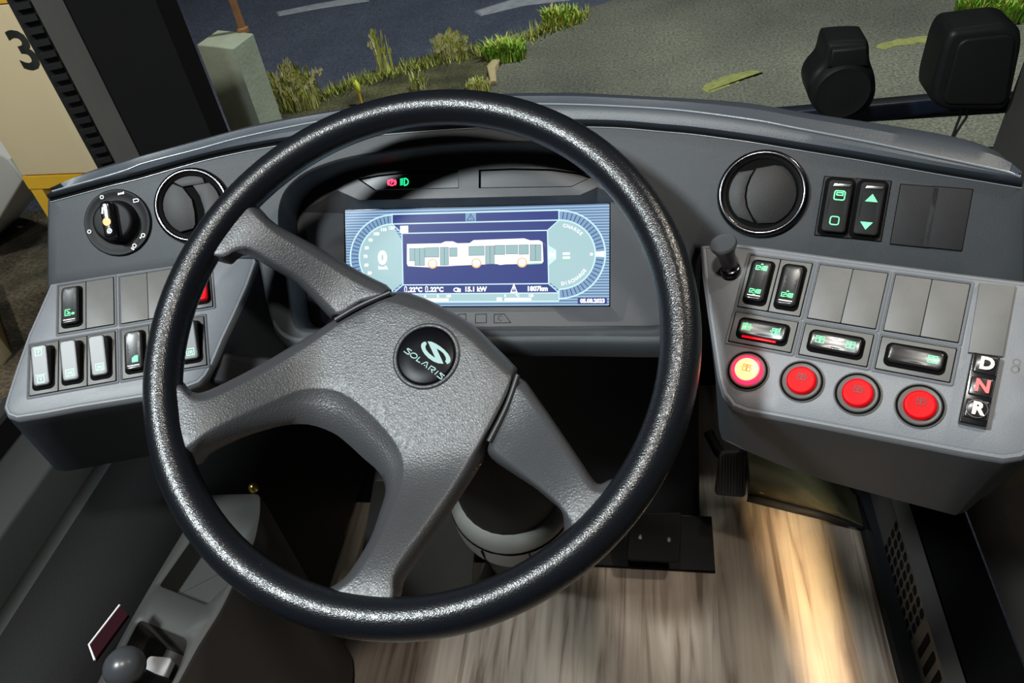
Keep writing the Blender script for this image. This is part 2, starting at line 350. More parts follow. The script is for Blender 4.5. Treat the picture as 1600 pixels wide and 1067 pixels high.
def inset(poly, d):
    n = len(poly); sg = 1 if area2(poly) > 0 else -1; out = []
    for k in range(n):
        a, p, b = Vector(poly[k - 1]), Vector(poly[k]), Vector(poly[(k + 1) % n])
        e1 = (p - a).normalized(); e2 = (b - p).normalized(); n1 = Vector((-e1.y, e1.x)) * sg; n2 = Vector((-e2.y, e2.x)) * sg
        m = n1 + n2; m = m.normalized() if m.length > 1e-6 else n1; c = max(.35, m.dot(n1)); q = p + m * d / c; out.append((q.x, q.y))
    return out
def rrect(x0, y0, x1, y1, r, seg=5):
    pts = []
    for cx, cy, a0 in ((x1 - r, y1 - r, 0), (x0 + r, y1 - r, 90), (x0 + r, y0 + r, 180), (x1 - r, y0 + r, 270)):
        for k in range(seg + 1):
            a = math.radians(a0 + 90 * k / seg); pts.append((cx + r * math.cos(a), cy + r * math.sin(a)))
    return pts
def roundpoly(poly, r, seg=5):
    out = []; n = len(poly)
    for k in range(n):
        a, p, b = Vector(poly[k - 1]), Vector(poly[k]), Vector(poly[(k + 1) % n]); rr = r[k] if isinstance(r, (list, tuple)) else r
        d1 = (a - p); d2 = (b - p); t = min(rr, d1.length * .45, d2.length * .45); q1 = p + d1.normalized() * t; q2 = p + d2.normalized() * t
        for j in range(seg + 1):
            u = j / seg; q = q1 * (1 - u) ** 2 + p * 2 * u * (1 - u) + q2 * u * u; out.append((q.x, q.y))
    return out
def circ(cx, cy, r, n=40, a0=0, a1=360): return [(cx + r * math.cos(math.radians(a0 + (a1 - a0) * k / n)), cy + r * math.sin(math.radians(a0 + (a1 - a0) * k / n))) for k in range(n + (0 if a1 - a0 == 360 else 1))]
def spline(pts, n, closed=False):                               # Catmull-Rom through the points
    P = [Vector(p) for p in pts]; N = len(P); out = []; S = N if closed else N - 1
    for k in range(n):
        t = k * S / (n if closed else n - 1); i = min(int(t), S - 1); u = t - i
        g = (lambda j: P[j % N]) if closed else (lambda j: P[max(0, min(N - 1, j))])
        a, b, c, d = g(i - 1), g(i), g(i + 1), g(i + 2)
        out.append(.5 * (2 * b + (c - a) * u + (2 * a - 5 * b + 4 * c - d) * u * u + (3 * b - a - 3 * c + d) * u ** 3))
    return out
def polyat(pts, x):                                             # linear interpolation y(x)
    for a, b in zip(pts, pts[1:]):
        if x <= b[0]: return a[1] + (b[1] - a[1]) * (x - a[0]) / (b[0] - a[0])
    a, b = pts[-2], pts[-1]; return a[1] + (b[1] - a[1]) * (x - a[0]) / (b[0] - a[0])
def tag(o, label=None, cat=None, group=None, kind=None):
    if label: o['label'] = label
    if cat: o['category'] = cat
    if group: o['group'] = group
    if kind: o['kind'] = kind
    return o
def thing(name, label, cat, Mx=None, group=None):
    o = bpy.data.objects.new(name, None); COL.objects.link(o); o.empty_display_size = .02
    if Mx: o.matrix_world = Mx
    return tag(o, label, cat, group)

# ================================================================ DASHBOARD
def T3(p): return Matrix.Translation(Vector(p))
DB = T3((-.175, .66, H - .50)); DBI = DB.inverted()
dash = thing('dashboard', 'dark blue-grey moulded dashboard carrying the screen, vents and switch consoles under the windscreen', 'dashboard', DB)
groove_px = [(78, 313.5), (110, 305), (169, 289), (220, 276.5), (267, 263), (314, 250), (361, 239), (407, 230), (470, 220), (535, 213.5), (600, 208), (675, 202), (750, 197.5), (830, 195.5), (916, 196), (974, 198), (1030, 203), (1086, 208), (1180, 221), (1240, 231), (1335, 246.5), (1400, 258), (1467, 270), (1540, 282), (1597, 291.5)]
edge_px = [(82, 299), (110, 291), (150, 280), (197, 266), (220, 256.5), (267, 244), (314, 232), (360, 219), (407, 208), (450, 199), (492, 191), (560, 181), (640, 172), (720, 166), (800, 163), (880, 163), (974, 166.5), (1067, 173), (1180, 188), (1240, 199.5), (1352, 221), (1400, 231), (1465, 245), (1530, 259), (1577, 269.5), (1594, 276)]
top_px = [(84, 297), (112, 279), (157, 262), (220, 244), (314, 218), (407, 194), (518, 174), (600, 162), (700, 152.5), (799, 148), (850, 147.5), (900, 147.5), (990, 152), (1155, 162), (1272, 180.5), (1412, 201.6), (1506, 219), (1553, 234), (1580, 255), (1595, 281)]
def px2xz(p): h = on_fascia(*p); return (h.x, h.z)
def xz3(x, z, off=0.0):
    if not off: return Vector((x, fas_y(x, z), z))
    return Vector((x, fas_y(x, z), z)) + fas_frame(x)[2] * off
rim_px = [(437, 375), (434, 345), (437, 316), (449, 292), (476, 269), (514, 253), (551, 243.5), (607, 234), (660, 227), (720, 221.5), (790, 219.5), (860, 222), (920, 232), (970, 252), (1008, 285), (1030, 335), (1040, 395), (1046, 455), (1044, 492), (1034, 510), (1015, 517), (950, 517.5), (880, 518), (810, 517.5), (740, 518), (670, 519), (600, 519), (530, 520), (486, 520.5), (466, 516), (456, 502), (452, 480), (448, 445), (442, 410)]
bottom_px = [(1597, 452), (1500, 440), (1400, 426), (1300, 412), (1200, 398), (1130, 388), (1083, 378), (1074, 400), (1072, 440), (1070, 480), (1062, 515), (1045, 526), (950, 526.5), (880, 526), (775, 527), (700, 527.5), (600, 528), (500, 529), (466, 529), (442, 519), (428, 500), (419, 465), (413, 430), (406, 398), (340, 407), (270, 417), (170, 433), (77, 448)]
groove_xz = [px2xz(p) for p in groove_px]
hole = [(v.x, v.y) for v in spline([px2xz(p) for p in rim_px], 110, True)]
gr = [(v.x, v.y) for v in spline(groove_xz, 90)]
bot = [px2xz(p) for p in bottom_px]
low = []
for a, b in zip(bot, bot[1:]):
    for k in range(4): low.append((a[0] + (b[0] - a[0]) * k / 4, a[1] + (b[1] - a[1]) * k / 4))
low.append(bot[-1])
b = MB(); outer = gr + low
b.sheet(outer, [hole], lambda x, z: xz3(x, z), .016, M['dash'])
# the rounded outer border turns away from the driver, and the recess wall runs in to the cluster
ins = inset(outer, -.003)
def back3(x, z, dn, dy=0): p = xz3(x, z, -dn); p.y += dy; return p
b.loft([[xz3(x, z) for x, z in outer], [xz3(x, z, -.0006) for x, z in inset(outer, -.0018)], [xz3(x, z, -.002) for x, z in ins], [back3(x, z, .004) for x, z in inset(outer, -.0036)], [back3(x, z, .05) for x, z in ins]], M['dash'])
b.build('fascia', dash, DBI, smooth=40)
b = MB()
h2 = inset(hole, .0025)
b.loft([[xz3(x, z) for x, z in hole], [xz3(x, z, -.0008) for x, z in inset(hole, .0008)], [xz3(x, z, -.003) for x, z in inset(hole, .002)], [xz3(x, z, -.044) for x, z in inset(hole, .004)]], M['recess'])
b.build('recess_wall', dash, DBI)
# padded top: groove > front face > crisp edge > rounded top that falls away to the windscreen
def smooth_curve(px):
    q = spline(px, 240); return [(v.x, v.y) for v in [Vector((p[0], p[1])) for p in q]]
groove_s, edge_s, top_s = smooth_curve(groove_px), smooth_curve(edge_px), smooth_curve(top_px)
g3, e3, t3 = [], [], []
for k in range(90):
    u = k / 89; xp = 82 + 1512 * u
    gx = max(79, min(1596, xp + (3 if u > .5 else -3) * abs(2 * u - 1)))
    g3.append(on_fascia(gx, polyat(groove_s, gx))); pe = polyat(edge_s, xp); e3.append(on_fascia(xp, pe, off=.007))
    pt = min(polyat(top_s, max(84, xp)), pe - 2.0); t3.append(on_z(xp, pt, e3[-1].z + .0015))
rings = []
for k in range(90):
    g, e, t = g3[k], e3[k], t3[k]; u, v, n = fas_frame(g.x)
    g0 = g - n * .006; g1 = g + n * .002 + v * .0016; g2 = g + n * .006 + v * .004
    e1 = e - v * .0012 + n * .0002; e2 = e + v * .0015 - n * .0012
    m = e2.lerp(t, .5) + Vector((0, -.002, .0035)); f1 = t + Vector((0, .012, -.004)); f2 = t + Vector((0, .035, -.022)); f3 = t + Vector((0, .12, -.10))
    rings.append([g0, g1, g2, g2.lerp(e1, .5) + n * .0012, e1, e2, m, t, f1, f2, f3])
b = MB(); b.loft(rings, M['pad'], False)
b.add(rings[0], [list(range(11))], M['pad']); b.add(rings[-1], [list(range(11))], M['pad'])
b.build('top_pad', dash, DBI, smooth=28)
b = MB()
b.tube([on_fascia(79 + 1517 * k / 89, polyat(groove_s, 79 + 1517 * k / 89), off=.0003) for k in range(90)], .0014, M['gap'], 6)
b.build('pad_groove', dash, DBI)
b = MB(); b.tube([e + fas_frame(e.x)[2] * .0002 for e in e3], .0010, M['highlight'], 8); b.build('edge_highlight', dash, DBI, smooth=80)  # thin pale tube added to draw the highlight on the edge
b = MB(); b.tube([on_fascia(79 + 1517 * k / 89, polyat(groove_s, 79 + 1517 * k / 89) + 2.4, off=.0002) for k in range(90)], .0008, M['highlight'], 8); b.build('edge_highlight', dash, DBI, smooth=80)
# rolled lower lip under the cluster
lp = spline([on_fascia(*p) for p in [(428, 500), (442, 519), (466, 529), (500, 529), (600, 528), (775, 527), (880, 526), (950, 526.5), (1045, 526), (1062, 515), (1070, 480)]], 60)
prof = [(.000, .001), (-.0035, -.001), (-.006, -.006), (-.006, -.013), (-.003, -.022), (.006, -.028), (.03, -.030), (.08, -.026)]
b = MB(); b.loft([[p + Vector((0, dy, dz)) for dy, dz in prof] for p in lp], M['dash'], False); b.build('lower_lip', dash, DBI)
# ---- the two switch consoles, sloping towards the driver
def console(name, label, Mx, c, n, pts, drop):
    top = [on_plane(p[0], p[1], c, n) for p in pts]; loc = [loc2(Mx, p) for p in top]; poly = [(p.x, p.y) for p in loc]
    cen = sum(top, Vector()) / len(top)
    low3 = []
    for p, t in zip(pts, top):
        if len(p) > 2: low3.append(on_z(p[2], p[3], t.z - drop))
        else: q = t + (cen - t) * .05; q.z = t.z - drop; low3.append(q)
    L = lambda xy, h: Mx @ Vector((xy[0], xy[1], h))
    r1 = inset(poly, .0065); r2 = inset(poly, .0052); r3 = inset(poly, .003); r4 = inset(poly, .0009)
    ring = lambda pl, h: [L(q, h) for q in pl]
    b = MB()
    b.sheet(r1, [], lambda x, y: L((x, y), 0), .02, M['panel'])
    b.loft([ring(r1, 0), ring(r2, -.0007), ring(inset(poly, .0044), -.0002), ring(r3, -.0004), ring(r4, -.0030), ring(poly, -.006)], M['panel'])
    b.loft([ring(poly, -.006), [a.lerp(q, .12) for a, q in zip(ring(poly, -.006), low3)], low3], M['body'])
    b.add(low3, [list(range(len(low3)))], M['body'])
    return b.build(name, dash, DBI, smooth=32, label=label)
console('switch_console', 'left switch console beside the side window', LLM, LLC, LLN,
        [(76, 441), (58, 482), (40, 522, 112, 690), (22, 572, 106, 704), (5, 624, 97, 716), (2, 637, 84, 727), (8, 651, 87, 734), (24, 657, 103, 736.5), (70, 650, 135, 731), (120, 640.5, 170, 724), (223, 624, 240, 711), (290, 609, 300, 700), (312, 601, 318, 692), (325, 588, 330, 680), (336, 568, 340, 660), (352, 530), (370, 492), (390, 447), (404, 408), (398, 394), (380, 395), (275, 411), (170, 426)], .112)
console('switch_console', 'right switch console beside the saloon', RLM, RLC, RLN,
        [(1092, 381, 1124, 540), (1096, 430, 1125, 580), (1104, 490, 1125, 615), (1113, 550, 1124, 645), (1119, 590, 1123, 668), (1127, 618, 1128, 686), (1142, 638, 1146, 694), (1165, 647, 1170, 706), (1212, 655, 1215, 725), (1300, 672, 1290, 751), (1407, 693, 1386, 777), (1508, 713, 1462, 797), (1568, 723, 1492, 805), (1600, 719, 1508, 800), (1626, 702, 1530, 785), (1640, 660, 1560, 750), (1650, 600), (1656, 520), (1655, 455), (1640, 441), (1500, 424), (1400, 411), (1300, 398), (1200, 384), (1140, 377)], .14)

# ---- round air vents
def vent(label, px, py, openflap):
    c = on_fascia(px, py); u, v, n = fas_frame(c.x); Mx = frame(c, u, v, n)
    t = thing('air_vent', label, 'air vent', Mx, 'round dashboard vents')
    R = .0372
    b = MB(); b.lathe([(R, -.004), (R, .002), (R - .0006, .0042), (R - .002, .0056), (R - .0042, .0058), (R - .0052, .0048), (R - .0056, .003)], M['darkchrome'], 72, False); b.build('bezel_ring', t, smooth=60, label='polished dark chrome ring')
    b = MB(); b.lathe([(R - .0050, .0046), (R - .0066, .0030), (R - .0078, .0014), (R - .0085, -.001)], M['ventgrey'], 72, False); b.build('inner_collar', t, smooth=60)
    r = R - .0082
    b = MB(); b.flat(circ(0, 0, r + .001, 48), .0006, M['gap']); b.build('vent_throat', t)
    S = R
    def arc(a0, a1, rr, k=10): return [(rr * math.cos(math.radians(a0 + (a1 - a0) * i / k)), rr * math.sin(math.radians(a0 + (a1 - a0) * i / k))) for i in range(k + 1)]
    dome = lambda x, y: .0022 * (1 - (x * x + y * y) / (r * r))
    if openflap:
        l = arc(122, 238, r * .97) + [(-.05 * S, -.60 * S), (.02 * S, -.50 * S), (.05 * S, -.2 * S), (.03 * S, .15 * S), (-.16 * S, .50 * S)]
        q = [(.10 * S, .52 * S), (.24 * S, .22 * S), (.30 * S, -.15 * S), (.27 * S, -.50 * S), (.22 * S, -.66 * S)] + arc(-68, 44, r * .97)
        l = [(x, y) for x, y in l]
        flaps = [l, q]
    else:
        seam = [(-.23, .555), (-.31, .34), (-.355, .12), (-.35, -.10), (-.28, -.34), (-.14, -.55), (.0, -.69)]
        l = [(x * S, y * S) for x, y in seam[::-1]][::-1] ; 
        left = [(-.25 * S, .52 * S), (-.52 * S, .46 * S)] + arc(143, 233, r * .95) + [(-.06 * S, -.69 * S)] + [(x * S - .012 * S, y * S) for x, y in seam[5:0:-1]]
        right = [(x * S + .012 * S, y * S) for x, y in seam] + [(.36 * S, -.64 * S)] + arc(-58, 62, r * .95) + [(.17 * S, .665 * S)]
        flaps = [left, right]
    for fl in flaps:
        b = MB(); b.pad(fl, .0006, .0022, M['ventgrey'], .0006, 3, dome if not openflap else (lambda x, y: .0015)); b.build('flap', t, smooth=50)
    if openflap:
        b = MB(); b.pad(arc(60, 120, r * 1.0) + [(-.17 * S, .52 * S), (.42 * S, .53 * S)][::1], .0006, .003, M['ventgrey'], .0005); b.build('flap_stop', t)
    return t
vent('round dashboard vent with open flap beside the light switch at left', 302, 322, True)
vent('round dashboard vent with closed flap right of the steering wheel', 1191, 303, False)

# ---- rotary light switch
c = on_fascia(185, 348); u, v, n = fas_frame(c.x); Mx = frame(c, u, v, n)
t = thing('light_switch', 'round black rotary light switch with orange dot at left end of dashboard', 'light switch', Mx)
R = .0325
b = MB(); b.lathe([(R, -.002), (R, .0016), (R - .0010, .0026), (R - .0035, .0026), (R - .0050, .0018), (.0215, .0018), (.0205, .0030), (.0195, .0100), (.0180, .0118), (.016, .0122)], M['dial'], 72); b.build('dial', t, smooth=40)
b = MB(); b.pad(rrect(-.0062, -.0185, .0058, .0185, .0055), .010, .0215, M['blackgloss'], .004, 5); g = b.build('grip', t, smooth=50)
b = MB(); b.flat(circ(0, -.0022, .0038, 24), .0217, M['orange']); b.build('indicator_dot', g, label='orange dot')
b = MB(); b.line([(-.0030, .0058), (-.0018, .0118)], .0015, .0217, M['white']); b.line(circ(.0012, -.0112, .0020, 16), .0009, .0217, M['white'], True); b.line([(-.001, -.013), (.003, -.010)], .0008, .0217, M['white']); b.build('grip_mark', g)
rr = .0283; z = .0029
def at(a, r=rr): return (r * math.cos(math.radians(a)), r * math.sin(math.radians(a)))
for a in (112, 190):
    x, y = at(a); b = MB(); b.line(circ(x, y, .0016, 14), .0007, z, M['white'], True); b.build('dial_mark', t, solid=False)
for a, kk in ((73, 0), (40, 1), (-35, 2), (-62, 3)):
    x, y = at(a); b = MB()
    if kk == 0:
        for d in (-.0022, 0, .0022): b.flat(circ(x + d, y, .0010, 8), z, M['white'])
        b.line([(x - .003, y - .0012), (x + .003, y + .0012)], .0006, z, M['white'])
    elif kk == 1: b.line([(x - .0024, y - .0014), (x + .0018, y - .0014), (x + .0026, y), (x + .0018, y + .0014), (x - .0024, y + .0014)], .0007, z, M['white'], True)
    else:
        b.line(circ(x, y, .0017, 12), .0008, z, M['white'], True); b.flat(circ(x - .0028, y - .002, .0009, 8), z, M['white'])
        if kk == 3: b.flat(circ(x - .0015, y - .0032, .0009, 8), z, M['white'])
    b.build('dial_mark', t, solid=False)

# ================================================================ SWITCHES
def icon(b, kind, x, y, s, z, mt):
    wd = s * .13
    def fr(x0, y0, x1, y1): b.line([(x + x0 * s, y + y0 * s), (x + x1 * s, y + y0 * s), (x + x1 * s, y + y1 * s), (x + x0 * s, y + y1 * s)], wd, z, mt, True)
    def tri(px, py, dx, dy, k=.22):
        p = Vector((x + px * s, y + py * s)); d = Vector((dx, dy)) * k * s; q = Vector((-d.y, d.x)); b.add([(*(p + d), z), (*(p + q), z), (*(p - q), z)], [[0, 1, 2]], mt)
    def ln(*p): b.line([(x + a * s, y + c * s) for a, c in p], wd, z, mt)
    if kind in ('doors', 'door_l', 'door_r'):
        for sx in (-.32, .32):
            fr(sx - .26, -.5, sx + .26, .5); b.flat([(x + (sx + a) * s, y + c * s) for a, c in ((-.1, .02), (.1, .02), (.1, .3), (-.1, .3))], z, mt)
        if kind != 'door_l': tri(-.78, 0, -1, 0, .16)
        if kind != 'door_r': tri(.78, 0, 1, 0, .16)
        if kind == 'door_l': ln((-.62, -.7), (-.05, .75))
        if kind == 'door_r': ln((.05, -.7), (.62, .75))
    elif kind in ('bus_up', 'bus_dn'):
        fr(-.75, -.3, .75, .3); ln((-.55, -.1), (-.2, .1), (.15, -.1)); fr(.2, -.12, .55, .14)
        if kind == 'bus_up': tri(0, .5, 0, 1, .24)
        else: tri(0, -.5, 0, -1, .24)
    elif kind == 'seat':
        ln((-.6, .6), (-.6, -.45), (.3, -.45)); ln((-.6, .6), (.2, .6)); ln((-.35, .35), (.1, .05), (-.3, -.15), (.3, -.15)); b.flat(circ(x + .62 * s, y - .2 * s, .24 * s, 12), z, mt)
    elif kind == 'lampbox':
        b.flat([(x + a * s, y + c * s) for a, c in ((-.45, -.5), (.4, -.5), (.4, .55), (-.05, .55), (-.45, .2))], z, mt)
    elif kind == 'cabin':
        fr(-.5, -.6, .5, .35); ln((-.75, .6), (.75, .6)); ln((0, -.35), (0, .15)); ln((-.22, .0), (.22, .0))
    elif kind == 'cabin2':
        fr(-.6, -.55, .6, .5); ln((-.3, -.55), (-.3, .1), (.3, .1), (.3, -.55)); b.flat(circ(x, y - .15 * s, .15 * s, 10), z, mt)
    elif kind == 'mirror':
        b.line(rrect(x - .55 * s, y - .5 * s, x + .55 * s, y + .5 * s, .2 * s), wd, z, mt, True); ln((-.32, .02), (.32, .02), (.32, .3), (-.32, .3), (-.32, .02))
    elif kind == 'square': b.line(rrect(x - .5 * s, y - .5 * s, x + .5 * s, y + .5 * s, .25 * s), wd, z, mt, True)
    elif kind in ('up', 'dn'):
        q = 1 if kind == 'up' else -1; b.add([(x - .6 * s, y - .35 * s * q, z), (x + .6 * s, y - .35 * s * q, z), (x, y + .45 * s * q, z)], [[0, 1, 2]], mt)
def cell_matrix(base, P): Mx = base.copy(); Mx.translation = P; return Mx
def bezel(t, w, h, mt=None, hole=None):
    b = MB(); b.flat(rrect(-w / 2 - .0003, -h / 2 - .0003, w / 2 + .0003, h / 2 + .0003, .0006, 2), .0003, M['gap'])
    b.pad(rrect(-w / 2 + .0004, -h / 2 + .0004, w / 2 - .0004, h / 2 - .0004, .0006, 2), .0002, .0011, mt or M['bezel'], .0004, 2)
    return b.build('bezel', t)
def switch(label, group, base, P, w, h, icons, tilt=0, flatx=False, rmat='rocker', bar=False, lens=None, gm='green', wide=False, kw=.58, kh=.74, bez=None, topbar=False, lbl=None, dx=0):
    # w, h: the cell; the rocker tips about its middle line by tilt degrees (positive: its upper end stands proud)
    Mx = cell_matrix(base, P); t = thing('rocker_switch', label, 'switch', Mx, group); bezel(t, w, h, M[bez] if bez else None)
    ww, hh = w * kw, h * kh
    b = MB(); b.pad(rrect(-ww / 2 - .0026 + dx, -hh / 2 - .0030, ww / 2 + .0026 + dx, hh / 2 + .0030, .0046), .0008, .0016, M['gap'], .0006, 2); b.build('well', t)
    tx = math.tan(math.radians(tilt))
    def topf(x, y):
        if wide: q = x - dx; half = ww / 2
        else: q = y; half = hh / 2
        return q * tx + .0012 * (q / half) ** 2 * (0 if flatx else 1) - (0 if flatx else .0007) * (((y if wide else x) / ((hh if wide else ww) / 2)) ** 2)
    z0 = .0060 + (abs(tx) * (ww if wide else hh) / 2 * .55)
    ol = rrect(-ww / 2 + dx, -hh / 2, ww / 2 + dx, hh / 2, .0030)
    grid = MB()
    rings = [[(x, y, .0012) for x, y in ol], [(x, y, z0 - .0011 + topf(x, y)) for x, y in ol]]
    for k in (1, 2, 3):
        a = k / 3 * math.pi / 2; q = inset(ol, .0011 * (1 - math.cos(a))); rings.append([(x, y, z0 - .0011 + .0011 * math.sin(a) + topf(x, y)) for x, y in q])
    grid.loft(rings, M[rmat]); grid.sheet(inset(ol, .0011), [], lambda x, y: (x, y, z0 + topf(x, y)), .0022, M[rmat]); rk = grid.build('rocker', t, smooth=50, label=lbl)
    zf = lambda x, y: z0 + topf(x, y) + .00022
    if icons:
        b = MB()
        for kind, ix, iy, s in icons: icon(b, kind, ix * ww / 2 + dx, iy * hh / 2, s, 0, M[gm])
        b.v = [Vector((p.x, p.y, zf(p.x, p.y))) for p in b.v]; b.build('symbol', rk, solid=False)
    if bar:
        b = MB(); y = -hh / 2 + .0030; b.line([(-ww * .36, y), (ww * .36, y)], .0009, 0, M['white']); b.v = [Vector((p.x, p.y, zf(p.x, p.y) + .0003)) for p in b.v]; b.build('edge_stripe', rk, solid=False)
    if topbar:
        b = MB(); y = hh / 2 - .0042; b.pad([(-ww * .32, y - .0012), (ww * .38, y - .0012), (ww * .42, y + .0012), (-ww * .26, y + .0012)], zf(0, y) - .0004, zf(0, y) + .0007, M['steel'], .0003, 2); b.build('ridge', rk)
    if lens:
        b = MB(); y = -hh / 2 - .0002; b.pad(rrect(-ww * .42, y - .0012, ww * .34, y + .0011, .0008), .0018, .0034, M[lens], .0005, 2); b.build('indicator_bar', t, label='glowing red indicator bar')
    return t
def blank(label, group, base, P, w, h, mt='bezel'):
    t = thing('blank_cover', label, 'switch blank', cell_matrix(base, P), group)
    b = MB(); b.flat(rrect(-w / 2 - .0003, -h / 2 - .0003, w / 2 + .0003, h / 2 + .0003, .0006, 2), .0003, M['gap']); b.build('gap_seal', t)
    b = MB(); b.pad(rrect(-w / 2 + .0002, -h / 2 + .0004, w / 2 - .0002, h / 2 - .0004, .0006, 2), .0002, .0012, M[mt], .0004, 2); b.build('cover_plate', t); return t
def surround(base, P, w, h):                        # the raised lip moulded in the console round a group of cells
    Mx = cell_matrix(base, P); b = MB(); o = rrect(-w / 2 - .0030, -h / 2 - .0030, w / 2 + .0030, h / 2 + .0030, .0022, 3)
    b.loft([[(x, y, -.0003) for x, y in o], [(x, y, .0009) for x, y in inset(o, .0009)], [(x, y, .0012) for x, y in inset(o, .0014)], [(x, y, .0009) for x, y in inset(o, .0019)], [(x, y, -.0004) for x, y in inset(o, .0026)]], M['panel'])
    return b.build('cell_surround', dash, DBI @ Mx)
def RLP(u, v): return RLM @ Vector((u, v, 0))
def LLP(u, v): return LLM @ Vector((u, v, 0))
W, HT = .0250, .0462
gR, gL, gU = 'black rocker switches on the right console', 'rocker switches on the left console', 'rocker switches on the right dashboard face'
for u0 in (0, .0555, .1109):
    surround(RLM, RLP(u0 + .025, -HT / 2), .05, HT); surround(RLM, RLP(u0 + .025, -.0507 - .01305), .05, .0261)
switch('black rocker with two green bus symbols, next to the short knob on right console', gR, RLM, RLP(W / 2, -HT / 2), W, HT, [('bus_up', 0, .66, .0056), ('bus_dn', 0, -.58, .0056)], -7, bar=True)
switch('black rocker with one green bus symbol, second from the short knob on right console', gR, RLM, RLP(W * 1.5, -HT / 2), W, HT, [('bus_up', 0, -.52, .0056)], -5, bar=True)
for k, lb in enumerate(['plain blank switch cover right of the bus-symbol rockers, left of its pair', 'plain blank switch cover right of the bus-symbol rockers, right of its pair', 'plain blank switch cover above the single door symbol rocker, left of its pair', 'plain blank switch cover beside the gear selector strip, right of its pair']):
    u0 = (.0555, .0555 + W, .1109, .1109 + W)[k]; blank(lb, 'blank switch covers on the right console', RLM, RLP(u0 + W / 2, -HT / 2), W, HT)
vG = -.0507 - .01305
switch('wide black door rocker with crossed green doors and glowing red bar above lit button', gR, RLM, RLP(.025, vG), .05, .0261, [('door_l', -.68, .05, .0050), ('door_r', .60, .05, .0050)], 0, wide=True, kw=.72, kh=.50, lens='redbar')
switch('wide black door rocker with two green door pairs above the second red button', gR, RLM, RLP(.0555 + .025, vG), .05, .0261, [('doors', -.62, .05, .0050), ('doors', .60, .05, .0050)], -2, wide=True, kw=.72, kh=.50)
switch('wide black door rocker with one green door pair at its right end, beside gear selector', gR, RLM, RLP(.1109 + .025, vG), .05, .0261, [('doors', .62, .05, .0050)], -3, wide=True, kw=.72, kh=.50)
# left console
HL = .0500
uA = loc2(LLM, on_plane(92.3, 447.6, LLC, LLN)).x
surround(LLM, LLP(uA + .025, -HL / 2), .05, HL)
switch('black rocker with a green seat symbol at the upper left corner of the left console', gL, LLM, LLP(uA + W / 2, -HL / 2), W, HL, [('seat', -.05, -.45, .0058)], 1, bar=True)
blank('blank switch cover right next to the seat-symbol rocker', 'blank switch covers on the left console', LLM, LLP(uA + W * 1.5, -HL / 2), W, HL)
pB = loc2(LLM, on_plane(188, 433.3, LLC, LLN)); surround(LLM, LLP(pB.x + .025, pB.y - HL / 2), .05, HL)
blank('blank switch cover in the middle pair on the left console, partly left of wheel rim', 'blank switch covers on the left console', LLM, LLP(pB.x + W / 2, pB.y - HL / 2), W, HL)
blank('blank switch cover running behind the wheel rim on the left console', 'blank switch covers on the left console', LLM, LLP(pB.x + W * 1.5, pB.y - HL / 2), W, HL)
pC = loc2(LLM, on_plane(333.2, 479, LLC, LLN)); surround(LLM, LLP(pC.x - W / 2, pC.y + HL / 2), W, HL)
switch('red rocker switch peeping out behind the wheel rim on the left console', gL, LLM, LLP(pC.x - W / 2, pC.y + HL / 2), W, HL, [], 0, rmat='redlamp', lbl='red rocker', kw=.72)
pD = loc2(LLM, on_plane(48, 540, LLC, LLN)); surround(LLM, LLP(pD.x + W * 1.5, pD.y - HL / 2), W * 3, HL)
for k, (lb, ic) in enumerate([('pale shining rocker with two green cabin symbols, leftmost on the left console', [('cabin', 0, .66, .0056), ('cabin', 0, -.66, .0056)]), ('pale shining rocker with one green symbol, middle of three on the left console', [('cabin2', 0, -.62, .0056)]), ('pale shining rocker with square green symbol, third from the left edge of left console', [('cabin2', .1, -.58, .0054)])]):
    switch(lb, gL, LLM, LLP(pD.x + W * (k + .5), pD.y - HL / 2), W, HL, ic, (11.4, 11.4, 11.6)[k], gm='greenpale', flatx=True, rmat='rocker_satin')
pE = loc2(LLM, on_plane(189.8, 516, LLC, LLN)); surround(LLM, LLP(pE.x + W * 1.5, pE.y - HL / 2), W * 3, HL)
switch('black rocker with green lamp symbol, just left of the wheel rim', gL, LLM, LLP(pE.x + W / 2, pE.y - HL / 2), W, HL, [('lampbox', .2, -.5, .0062)], 1, bar=True)
blank('blank switch cover hidden behind wheel rim, between lamp-symbol rocker and last pale rocker', 'blank switch covers on the left console', LLM, LLP(pE.x + W * 1.5, pE.y - HL / 2), W, HL)
switch('pale shining rocker seen just inside the wheel rim, right end of the left console', gL, LLM, LLP(pE.x + W * 2.5, pE.y - HL / 2), W, HL, [('cabin2', 0, -.62, .0056)], 11.6, gm='greenpale', flatx=True, rmat='rocker_satin')
# right dashboard face
def fas_base(px, py): c = on_fascia(px, py); u, v, n = fas_frame(c.x); v2 = (Vector((.149, .645, .749)) - n * n.dot(Vector((.149, .645, .749)))).normalized(); return frame(c, v2.cross(n), v2, n)
WU2, HU = .0265, .0492
for (px, py, lb, ic) in ((1307, 324, 'black rocker with green mirror symbol over an outlined square, right of closed vent', [('mirror', .05, .42, .0072), ('square', -.02, -.56, .0066)]), (1357, 328, 'black rocker with green up and down triangles, on the right dashboard face', [('up', .05, .40, .0078), ('dn', -.05, -.64, .0078)])):
    Mx = fas_base(px, py); switch(lb, gU, Mx, Mx.translation, WU2, HU, ic, 0, bez='blank_dark', rmat='black', topbar=True, kw=.70, kh=.86)
for (px, py, lb) in ((1429, 337.5, 'dark blank switch cover on the dashboard face, next to the triangle rocker'), (1480, 341.5, 'dark blank switch cover on the dashboard face, farthest right of all')):
    Mx = fas_base(px, py); blank(lb, 'dark blank covers on the right dashboard face', Mx, Mx.translation, WU2 * 1.06, HU * .99, 'blank_dark')

